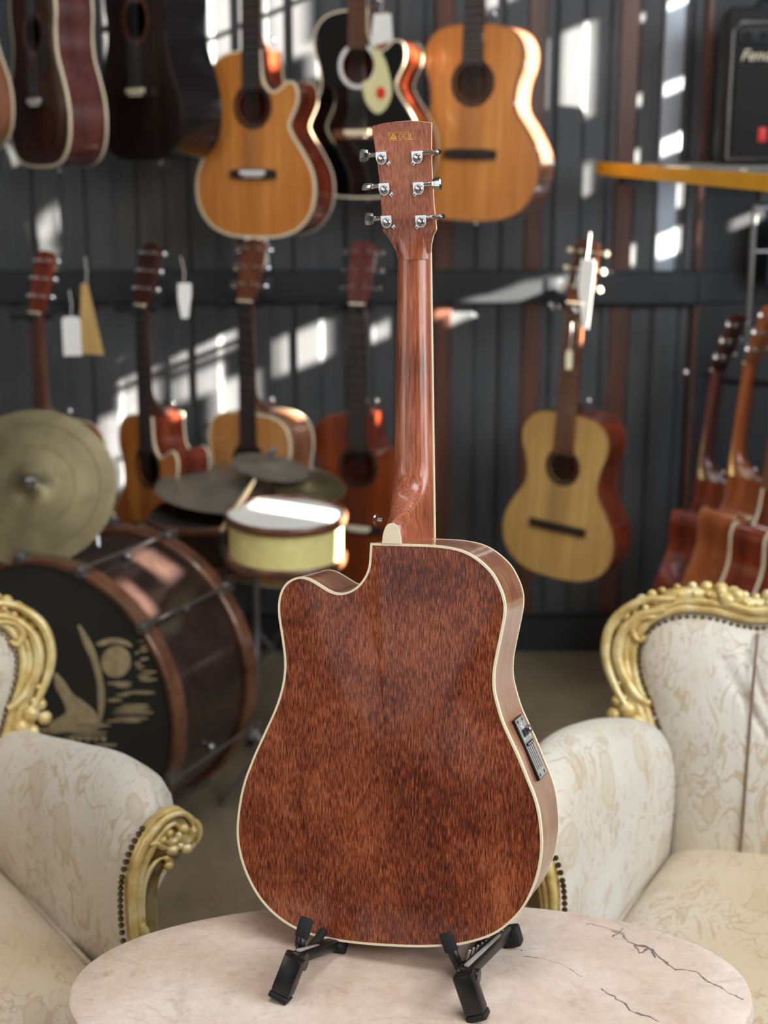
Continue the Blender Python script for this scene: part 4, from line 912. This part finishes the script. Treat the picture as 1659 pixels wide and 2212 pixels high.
def snare(lbl, c, r, h, shellm, nrm, headm='head', hoopm='steel', name='snare_drum', nlug=8, tall=False):
    t = thing(name, lbl, 'drum', M=frame_M(c, nrm)); # c = centre of the top head
    obj('shell', MB().lathe([(r-0.008, -h+0.006), (r-0.008, -0.006)], 64, cap=False), M[shellm], t)
    for z, nm in ((0.0, 'top_hoop'), (-h, 'bottom_hoop')):
        obj(nm, MB().lathe([(r-0.006, z-0.012), (r+0.001, z-0.012), (r+0.003, z-0.006), (r+0.003, z+0.006), (r+0.001, z+0.009), (r-0.004, z+0.009), (r-0.006, z+0.002)], 64, cap=False), M[hoopm], t)
    obj('top_head', MB().lathe([(0.0, 0.002), (r*0.6, 0.002), (r-0.004, 0.001)], 64, cap=False), M[headm], t)
    obj('bottom_head', MB().lathe([(0.0, -h), (r-0.004, -h)], 64, cap=False), M[headm], t)
    for k in range(nlug):
        an = 2*PI*k/nlug+0.2; c_, s_ = math.cos(an), math.sin(an)
        lg = obj('lug', MB().tube([((r+0.002)*c_, (r+0.002)*s_, -h*0.35), ((r+0.002)*c_, (r+0.002)*s_, -h*0.65)], 0.008, 8), M['steel'], t)
        obj('tension_rod', MB().tube([((r+0.006)*c_, (r+0.006)*s_, 0.012), ((r+0.006)*c_, (r+0.006)*s_, -h-0.012)], 0.003, 6), M['steel'], lg)
    return t
sA = P(455, 1108, 3.75); snare('dark wooden snare drum with chrome lugs, left of the cream one', sA, 0.165, 0.115, 'shell', (-0.05, -0.06, 1), 'drumhead', 'hoop')
sB = P(618, 1113, 3.42); snare('cream snare drum with white head glaring in the sun', sB, 0.150, 0.105, 'yellowshell', (0.02, -0.04, 1), nlug=0, hoopm='hoop')
for lbl, c, r in (('stand under the dark snare drum', sA, 0.115), ('stand under the cream snare drum', sB, 0.105)):
    t = thing('snare_stand', lbl, 'stand', (c.x+0.0, c.y+0.02, 0)); zb = c.z-(0.14 if lbl[16] == 'd' else 0.125)
    obj('tube', MB().cyl((0, 0, 0.08), (0, 0, zb-0.04), 0.010), M['steel'], t)
    for k in range(3):
        an = 2*PI*k/3-0.6
        obj('basket_arm', MB().tube([(0, 0, zb-0.05), (0.12*math.cos(an), 0.12*math.sin(an), zb-0.008), (0.13*math.cos(an), 0.13*math.sin(an), zb)], 0.005, 8), M['steel'], t)
        obj('leg', MB().tube([(0, 0, 0.22), (0.19*math.cos(an), 0.19*math.sin(an), 0.01)], 0.006, 8), M['steel'], t)
    obj('clamp', MB().bbox((0.01, -0.01, zb*0.55), (0.035, 0.03, 0.03), 0.006), M['steel'], t)
a_, b_ = P(478, 1148, 3.43), P(550, 1036, 3.50)
tag(obj('drumstick', MB().tube([a_, a_+(b_-a_)*0.8, b_], [0.007, 0.006, 0.003], 10), M['stick']), 'pale wooden drumstick leaning across the dark snare drum', 'drumstick')
# hi-hat rod
stand('thin hi-hat stand with a rod through the dark plates', (c3.x+0.02, c3.y+0.22), c3+Vector((0, 0, 0.07)), 'hi_hat_stand')

# ================================================================== SHELF, AMPLIFIER, RACK AT THE RIGHT
a_, b_ = P(1288, 350, 4.35), P(1700, 380, 3.05)
sh = thing('wall_shelf', 'grey shelf with a bright yellow front edge under the black amplifier', 'shelf', a_)
d_ = b_-a_; s2 = Vector((d_.y*-1, d_.x, 0)).normalized()
if s2.y < 0: s2 = -s2
def sbox(t0, t1, off0, off1, z0, z1):
    vs = []
    for t in (t0, t1):
        for o_ in (off0, off1):
            for z in (z0, z1): vs.append(d_*t+s2*o_+Vector((0, 0, z)))
    return MB().add(vs, [(0,1,3,2),(4,6,7,5),(0,4,5,1),(2,3,7,6),(0,2,6,4),(1,5,7,3)])
obj('edge_board', sbox(0, 0.95, 0, 0.012, -0.036, 0), M['yellow'], sh, False)
obj('board', sbox(0.005, 0.26, 0.012, 0.62, -0.020, -0.002), M['plaster'], sh, False); obj('board', sbox(0.26, 0.95, 0.012, 0.09, -0.020, -0.002), M['plaster'], sh, False)
for t in (0.12, 0.85): obj('bracket', sbox(t, t+0.02, 0.02, 0.085, -0.06, -0.021), M['darkbeam'], sh, False)
am = P(1652, 362, 4.10); az = am.z+0.004
amp = thing('guitar_amplifier', 'black guitar amplifier with a pale script badge on the yellow-edged shelf', 'amplifier', (P(1562, 300, 4.12).x+0.165, am.y+0.02, az), (0, 0, R(-6)))
obj('cabinet', MB().bbox((0, 0.11, 0.215), (0.33, 0.20, 0.43), 0.018), M['tolex'], amp)
obj('grille_cloth', MB().bbox((0, 0.006, 0.165), (0.28, 0.012, 0.30), 0.004), M['grille'], amp)
obj('grille_piping', MB().tube([(-0.148, 0.0, 0.02), (-0.148, 0.0, 0.36), (-0.13, 0.0, 0.385), (0.13, 0.0, 0.385), (0.148, 0.0, 0.36), (0.148, 0.0, 0.02)], 0.005, 8, closed=True), M['steel'], amp)
obj('control_panel', MB().bbox((0, 0.006, 0.352), (0.27, 0.012, 0.045), 0.003), M['darkbeam'], amp)
for k in range(6): obj('knob', MB().lathe([(0.012, 0), (0.010, 0.014)], 12, Matrix.Translation((-0.11+k*0.044, 0.0, 0.352)) @ Matrix.Rotation(PI/2, 4, 'X')), M['rubber'], amp)
fc = bpy.data.curves.new('badge_text', 'FONT'); fc.body = 'Fender'; fc.size = 0.042; fc.extrude = 0.001; fc.shear = 0.35; fo = bpy.data.objects.new('t_', fc)
COL.objects.link(fo); bpy.context.view_layer.update(); me = bpy.data.meshes.new_from_object(fo.evaluated_get(bpy.context.evaluated_depsgraph_get())); COL.objects.unlink(fo); bpy.data.objects.remove(fo)
me.materials.clear(); me.materials.append(M['cream']); bo = bpy.data.objects.new('badge', me); COL.objects.link(bo); bo.parent = amp; bo.location = (-0.128, -0.002, 0.285); bo.rotation_euler = (PI/2, 0, 0)
obj('corner_tag', MB().bbox((-0.055, -0.002, 0.085), (0.022, 0.006, 0.040), 0.002), M['red'], amp)
obj('handle', MB().tube([(-0.08, 0.13, 0.43), (-0.06, 0.13, 0.455), (0.06, 0.13, 0.455), (0.08, 0.13, 0.43)], 0.009, 8), M['rubber'], amp)
p_ = P(1645, 470, 4.36)
rk = thing('garment_rack', 'slim grey metal rack at the right edge below the shelf', 'rack', (p_.x-0.02, p_.y, 0))
for k, z in enumerate((p_.z+0.03, p_.z-0.10)): obj('crossbar', MB().cyl((0, 0, z), (0.5, 0, z), 0.006), M['steel'], rk)
for x in (0, 0.5):
    obj('upright', MB().cyl((x, 0, 0.02), (x, 0, p_.z+0.035), 0.009), M['steel'], rk); obj('base', MB().cyl((x, -0.18, 0.012), (x, 0.18, 0.012), 0.010), M['steel'], rk)
bl = MB(); bl.loft([[Vector((p_.x+0.03+0.035*k+0.0, p_.y+0.012*math.sin(k*1.7)+s_*0.008, z)) for k in range(12)]+[Vector((p_.x+0.03+0.035*k, p_.y+0.012*math.sin(k*1.7)+s_*0.008+0.004, z)) for k in range(11, -1, -1)] for s_, z in ((0.4, p_.z+0.036), (0.2, p_.z-0.04), (1, p_.z-0.2))], cap=True)
tag(obj('hanging_cloth', bl, M['blue']), 'navy cloth draped over the slim rack at the right edge', 'cloth')
c_ = P(1388, 1530, 3.3)
rb = thing('ribbon_roll', 'small roll with a red band behind the right armchair', 'roll', (c_.x, c_.y, c_.z-0.03))
obj('roll', MB().tube([(-0.03, 0, 0.0), (0.03, 0, 0.0)], 0.028, 20), M['steel'], rb); obj('red_band', MB().bbox((0, 0, 0.036), (0.06, 0.05, 0.018), 0.005), M['red'], rb)
stt = thing('low_stool', 'low dark stool holding the small roll behind the right armchair', 'stool', (c_.x, c_.y, 0))
obj('seat', MB().bbox((0, 0, c_.z-0.073), (0.16, 0.16, 0.03), 0.008), M['darkbeam'], stt)
for sx in (-1, 1):
    for sy in (-1, 1): obj('leg', MB().cyl((sx*0.06, sy*0.06, 0), (sx*0.06, sy*0.06, c_.z-0.088), 0.010), M['darkbeam'], stt)

# ================================================================== GILDED ARMCHAIRS
def armchair(label, pos, yaw, hump=0.0, splay=1.0, dz=0.0, front_turn=0.0, sink=1.0):
    t = thing('armchair', label, 'armchair', pos, (0, 0, R(yaw)), group='gilded cream armchairs round the marble table')
    rnd = random.Random(5)
    SZ = 0.375
    TOPZ = [(p.x, p.y) for p in catmull([Vector((a, b, 0)) for a, b in [(a_, b_-hump*math.sin(PI*a_)**0.7) for a_, b_ in [(0, 0.585), (0.2, 0.632), (0.45, 0.678), (0.65, 0.700), (0.8, 0.698), (0.9, 0.680), (0.96, 0.655), (0.9999, 0.622)]]], 6)]; TOPZ[-1] = (1.001, 0.622)
    # seat: plan trapezoid, domed cushion
    def plan(u, v): hwd = 0.305+(0.215-0.305)*v; return (u*hwd, -0.30+v*0.56)
    mb = MB(); NU, NV = 24, 24; vs = []
    for j in range(NV+1):
        for i in range(NU+1):
            u = -1+2*i/NU; v = j/NV; x, y = plan(u, v)
            e = (1-abs(u)**3.5)*(1-abs(2*v-1)**4); z = SZ-0.035+0.075*e**0.6 if e > 0 else SZ-0.035
            vs.append((x, y-0.02*(1-u*u)*(1-v), z))
    fs = [(j*(NU+1)+i, j*(NU+1)+i+1, (j+1)*(NU+1)+i+1, (j+1)*(NU+1)+i) for j in range(NV) for i in range(NU)]
    mb.add(vs, fs)
    seat = obj('seat', mb, M['seatfab'], t, ang=80)
    bot = MB().prism([(-0.30, -0.315), (0.30, -0.315), (0.235, 0.27), (-0.235, 0.27)], 0.25, SZ-0.033, lambda a, b, d: Vector((a, b, d)))
    obj('seat_base', bot, M['seatfab'], t, False)
    obj('welt', MB().tube([plan(u, v)+(SZ-0.028,) for u, v in [(-1, 1), (-1, 0.5), (-1, 0), (-0.5, -0.02), (0, -0.035), (0.5, -0.02), (1, 0), (1, 0.5), (1, 1)]], 0.005, 8), M['seatfab'], seat)
    fr = MB(); pts = [(x, -0.325-0.018*(1-(x/0.3)**2), 0.285-0.02*math.cos(x*14)) for x in [-0.31+0.031*k for k in range(21)]]
    fr.tube(pts, [0.022+0.010*math.cos(x[0]*14) for x in pts], 10, 0.6, nrm=(0, 1, 0))
    fr.tube([(p[0], p[1]-0.010, p[2]+0.03) for p in pts], 0.007, 8); obj('front_rail', fr, M['gold'], t)
    # arms: each follows a line from the back to the front
    for sg in (-1, 1):
        A = Vector((sg*0.240, 0.27, 0)); B = Vector((sg*0.355, -0.24, 0)); d = (B-A).normalized(); out = Vector((sg*abs(d.y), 0, 0)); out = Vector((-d.y, d.x, 0)); out = out if out.x*sg > 0 else -out
        prof = [(-0.055, 0.26), (-0.058, 0.36), (-0.060, 0.44), (-0.058, 0.52), (-0.050, 0.575), (-0.030, 0.622), (0.002, 0.650), (0.040, 0.658), (0.072, 0.645), (0.092, 0.612), (0.097, 0.574), (0.080, 0.556), (0.040, 0.535), (0.012, 0.505), (0.0, 0.45), (-0.006, 0.36), (-0.004, 0.26)]
        pc = [(p.x*0.76+0.004, p.y) for p in catmull([Vector((a, b, 0)) for a, b in prof], 3)]
        secs = []; NT = 40
        for i in range(NT+1):
            s_ = i/NT; c = A.lerp(B, s_); tz = next(a_[1]+(b_[1]-a_[1])*(s_-a_[0])/(b_[0]-a_[0]) for a_, b_ in zip(TOPZ, TOPZ[1:]) if s_ <= b_[0]+1e-6)
            endr = max(0, (s_-0.88)/0.12); shr = 1-0.12*endr**2; hgt = (tz-0.26)/(0.658-0.26)
            sec = []
            for j, (o_, z) in enumerate(pc):
                zz_ = 0.26+(z-0.26)*hgt; oo = 0.01+(o_-0.01)*shr; oo = oo*(1-0.55*endr) if oo > 0 else oo
                rp = 0.0028*math.sin(j*1.9+rnd.random()*0.2)*max(0, (s_-0.72)/0.28)**1.5 if 10 < j < 34 else 0
                wv = 0.003*math.sin(s_*17+j*0.13)*(1 if j < 20 else 0.3)
                sec.append(c+out*(oo+rp*0.6+wv)+Vector((0, 0, zz_+rp)))
            secs.append(sec)
        arm = obj('armrest', MB().loft(secs, closed_sec=True, cap=True), M['damask'], t, ang=60)
        # carved front of the arm
        Bf = B+d*0.006; 
        def F2(o_, z, dd): return Bf+out*o_+d*dd+Vector((0, 0, z))
        sc = 1/5600.0; cz = 0.645
        def C2(X, Y): return ((X-300)*sc*0.80-0.044, cz-(Y-460)*sc)
        sil = [(360, 2150), (335, 1900), (300, 1600), (288, 1350), (295, 1100), (330, 900), (400, 740), (500, 615), (640, 520), (780, 470), (900, 490), (985, 560), (1040, 600), (1085, 680), (1085, 790), (1040, 880), (960, 880), (900, 925), (800, 905), (745, 900), (700, 990), (640, 1080), (605, 1250), (598, 1500), (615, 1750), (680, 1950), (720, 2150)]
        sp = [(p.x, p.y) for p in catmull([Vector(C2(*p)+(0,)) for p in sil], 3, True)]
        ii_ = inset2(sp, 0.007)
        fm = MB(); fm.loft([[F2(a, b, 0) for a, b in sp], [F2(a, b, 0.012) for a, b in sp], [F2(p.x, p.y, 0.020) for p in ii_]])
        fm.prism([(p.x, p.y) for p in ii_], 0.018, 0.020, F2)
        lines = [([(375, 2120), (330, 1800), (310, 1500), (305, 1250), (320, 1030), (370, 840), (450, 700), (560, 590), (690, 515), (820, 498), (930, 545), (985, 640), (975, 730), (925, 775), (870, 745), (870, 690)], 0.0075, 0.021),
                 ([(440, 2000), (380, 1600), (360, 1300), (375, 1080), (430, 890), (520, 750), (630, 640), (740, 580), (810, 600), (835, 665), (800, 730), (730, 740), (690, 700)], 0.0065, 0.022),
                 ([(420, 1500), (400, 1250), (430, 1050), (500, 930), (600, 870), (690, 880), (720, 940)], 0.0055, 0.021),
                 ([(360, 1400), (400, 1480), (440, 1580), (520, 1690), (610, 1770)], 0.0075, 0.023),
                 ([(500, 700), (580, 700), (640, 760), (700, 780), (760, 840)], 0.006, 0.023),
                 ([(500, 2100), (480, 1900), (520, 1780), (600, 1800)], 0.0055, 0.021),
                 ([(1020, 620), (1065, 700), (1060, 800), (1010, 860), (960, 830)], 0.006, 0.018)]
        for ln, r_, dd in lines:
            c3 = catmull([Vector(C2(*p)+(0,)) for p in ln], 4); n_ = len(c3)
            fm.tube([F2(p.x, p.y, dd) for p in c3], [r_*(0.45+0.55*math.sin(PI*min(1, (k+1.5)/(n_*0.75)))) if k < n_*0.75 else r_*(0.9+0.2*(k/n_)) for k in range(n_)], 8)
        for (X, Y, r_) in [(745, 815, 0.010), (900, 845, 0.0105), (640, 690, 0.008), (830, 800, 0.007), (880, 655, 0.009), (720, 650, 0.007), (700, 950, 0.008)]:
            a_, b_ = C2(X, Y); fm.sph(F2(a_, b_, 0.022), r_, 10)
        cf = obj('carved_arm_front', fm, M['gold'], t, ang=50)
        nl_ = MB(); L3 = catmull([Vector(C2(*p)+(0,)) for p in [(330, 2150), (285, 1850), (245, 1500), (240, 1250), (262, 1030), (320, 850), (410, 700), (520, 585)]], 8)
        acc = 0; last = L3[0]
        for p in L3[1:]:
            acc += (p-last).length; last = p
            if acc > 0.0085: acc = 0; nl_.sph(F2(p.x-0.001, p.y, 0.004), 0.0046, 7)
        obj('nail_trim', nl_, M['bronze'], t, kind='stuff')
        obj('foot', MB().tube([B+Vector((0, -0.0, 0.27)), B+Vector((sg*0.015, -0.03, 0.20)), B+Vector((0, -0.01, 0.09)), B+Vector((sg*0.02, -0.035, 0.022))], [0.036, 0.034, 0.018, 0.024], 12), M['gold'], t)
        obj('foot', MB().tube([A+Vector((0, 0.02, 0.27)), A+Vector((0, 0.05, 0.14)), A+Vector((0, 0.10, 0.016))], [0.03, 0.022, 0.016], 10), M['gold'], t)
        obj('side_rail', MB().tube([A+Vector((0, 0, 0.262))+out*0.02, B+Vector((0, 0, 0.262))+out*0.02], 0.020, 10), M['gold'], t)
    # back: half outline from the waist up over shoulder to the crest, mirrored
    half = [(0.205, 0.34), (0.212, 0.44), (0.214, 0.52), (0.222, 0.58), (0.238, 0.64), (0.262, 0.70), (0.283, 0.745), (0.288, 0.785), (0.268, 0.822), (0.225, 0.842), (0.175, 0.845), (0.13, 0.838), (0.09, 0.838), (0.045, 0.852), (0, 0.862)]
    h3 = catmull([Vector((a, b, 0)) for a, b in half], 4)
    fullc = [(p.x, p.y) for p in h3]+[(-p.x, p.y) for p in reversed(h3[:-1])]
    lean = R(10)
    def BF(a, b, d):
        b = 0.822-(0.862-b)*1.2
        return Vector((a, 0.235+(b-0.40)*math.tan(lean)+d, b))
    cc = Vector((0, 0.60)); rings = []
    for k_ in (1.0, 0.985, 0.94, 0.86, 0.72, 0.5, 0.25):
        rings.append([BF(cc.x+(a-cc.x)*k_, cc.y+(b-cc.y)*k_, -0.012-0.052*(1-k_**4)**0.7+0.013*math.exp(-((abs(cc.x+(a-cc.x)*k_)-0.098)/0.008)**2)*(1-k_**8)) for a, b in fullc])
    bm_ = MB().loft(rings); k = len(bm_.v); n_ = len(fullc); bm_.add([BF(0, 0.6, -0.064)], []); bm_.f += [(k-n_+i, k-n_+(i+1) % n_, k) for i in range(n_)]
    bk = obj('backrest', bm_, M['damask'], t, ang=70)
    obj('back_panel', MB().prism(fullc[::2], 0.0, 0.035, BF), M['damask'], t, False)
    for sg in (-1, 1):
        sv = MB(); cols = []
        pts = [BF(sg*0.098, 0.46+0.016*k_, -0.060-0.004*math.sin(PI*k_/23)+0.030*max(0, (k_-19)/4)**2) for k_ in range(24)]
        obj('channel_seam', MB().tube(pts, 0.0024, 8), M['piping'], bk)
    gm = MB(); fc_ = [BF(a, b, -0.010) for a, b in fullc]
    i0 = next(i for i, (a, b) in enumerate(fullc) if b > 0.52); sub = fullc[i0:len(fullc)-i0]
    o1 = inset2(fullc, -0.024)[i0:len(fullc)-i0]; o2 = inset2(fullc, -0.046)[i0:len(fullc)-i0]; o0 = inset2(fullc, -0.009)[i0:len(fullc)-i0]
    nsub = len(sub)
    def prof_w(i): a = abs(i/(nsub-1)*2-1); return 0.55+0.45*math.sin(PI*min(1, (1-a)*1.9+0.12)) if a > 0.45 else 0.95-0.25*math.cos(PI*a/0.45)*0
    gm.tube([BF(p.x, p.y, -0.016) for p in o0], [0.0085]*nsub, 8)
    gm.tube([BF(p.x, p.y, -0.008) for p in o1], [0.021*prof_w(i) for i in range(nsub)], 10, 0.8, nrm=(0, 1, 0))
    gm.tube([BF(p.x, p.y, -0.018) for p in inset2(fullc, -0.020)[i0:len(fullc)-i0]], [0.008+0.0015*math.sin(i*1.3) for i in range(nsub)], 8)
    step = 0
    o2s = catmull([Vector((p.x, p.y, 0)) for p in o2], 2)
    acc = 0; last = o2s[0]; 
    for i, p in enumerate(o2s[1:]):
        acc += (p-last).length; last = p
        if acc > 0.0175:
            acc = 0; f_ = i/len(o2s); r_ = 0.0125*(0.75+0.25*math.sin(f_*60)); 
            if p.y > 0.60: gm.sph(BF(p.x*0.99, p.y-0.004, -0.012), r_, 8, (1, 0.9, 1)); gm.sph(BF(p.x*0.965, p.y-0.012*(1 if p.y > 0.8 else 0), -0.024), r_*0.62, 8)
    for sg in (-1, 1):
        # C-scroll at the shoulder, leaf cluster below it, tail volute at the waist
        def sc_(pts, r_, dd=-0.026, cl=4):
            c3 = catmull([Vector((sg*a, b, 0)) for a, b in pts], cl); n3 = len(c3)
            gm.tube([BF(p.x, p.y, dd) for p in c3], [r_*(0.5+0.5*math.sin(PI*(k_+1)/(n3+1))) for k_ in range(n3)], 8)
        sc_([(0.250, 0.850), (0.290, 0.838), (0.318, 0.805), (0.320, 0.765), (0.300, 0.730), (0.280, 0.712), (0.262, 0.705)], 0.010)
        sc_([(0.235, 0.868), (0.290, 0.860), (0.332, 0.825), (0.342, 0.775), (0.322, 0.725), (0.295, 0.690)], 0.009)
        sc_([(0.262, 0.838), (0.290, 0.832), (0.300, 0.815), (0.290, 0.800), (0.277, 0.806)], 0.007)
        for a, b, r_ in [(0.300, 0.690, 0.016), (0.282, 0.672, 0.015), (0.300, 0.662, 0.013), (0.322, 0.680, 0.013), (0.270, 0.650, 0.012), (0.318, 0.702, 0.010), (0.150, 0.872, 0.015), (0.135, 0.880, 0.013), (0.160, 0.884, 0.010)]:
            gm.sph(BF(sg*a, b, -0.022), r_, 9, (1, 0.8, 1.1))
        sc_([(0.278, 0.660), (0.272, 0.625), (0.262, 0.590), (0.272, 0.560), (0.262, 0.535), (0.240, 0.532), (0.232, 0.552), (0.245, 0.566)], 0.014, -0.020)
        sc_([(0.255, 0.630), (0.246, 0.600), (0.240, 0.575)], 0.010, -0.024)
        sc_([(0.16, 0.872), (0.12, 0.862), (0.085, 0.864), (0.05, 0.882), (0.03, 0.905), (0.04, 0.922), (0.055, 0.912)], 0.009)
    gm.sph(BF(0, 0.915, -0.02), 0.028, 14, (1.1, 0.7, 1.2)).sph(BF(0.028, 0.90, -0.02), 0.018, 10).sph(BF(-0.028, 0.90, -0.02), 0.018, 10).sph(BF(0, 0.945, -0.018), 0.014, 10)
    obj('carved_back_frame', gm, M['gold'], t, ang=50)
    nm = MB(); acc = 0; pl_ = catmull([Vector((p[0], p[1], 0)) for p in inset2(fullc, 0.003)[i0:len(fullc)-i0]], 3); last = pl_[0]
    for p in pl_[1:]:
        acc += (p-last).length; last = p
        if acc > 0.0085: acc = 0; nm.sph(BF(p.x, p.y, -0.020), 0.0042, 7)
    obj('nail_trim', nm, M['bronze'], t, kind='stuff')
    t.scale = (1.12, 1.10, 1.0)
    return t
armchair('gilded cream damask armchair at the right, its carved crest fully in view', (0.69, 2.13, 0), -18)
armchair('gilded cream armchair at the left edge, its rolled arm below the bass drum', (-0.838, 2.08, 0), 26, 0.04)
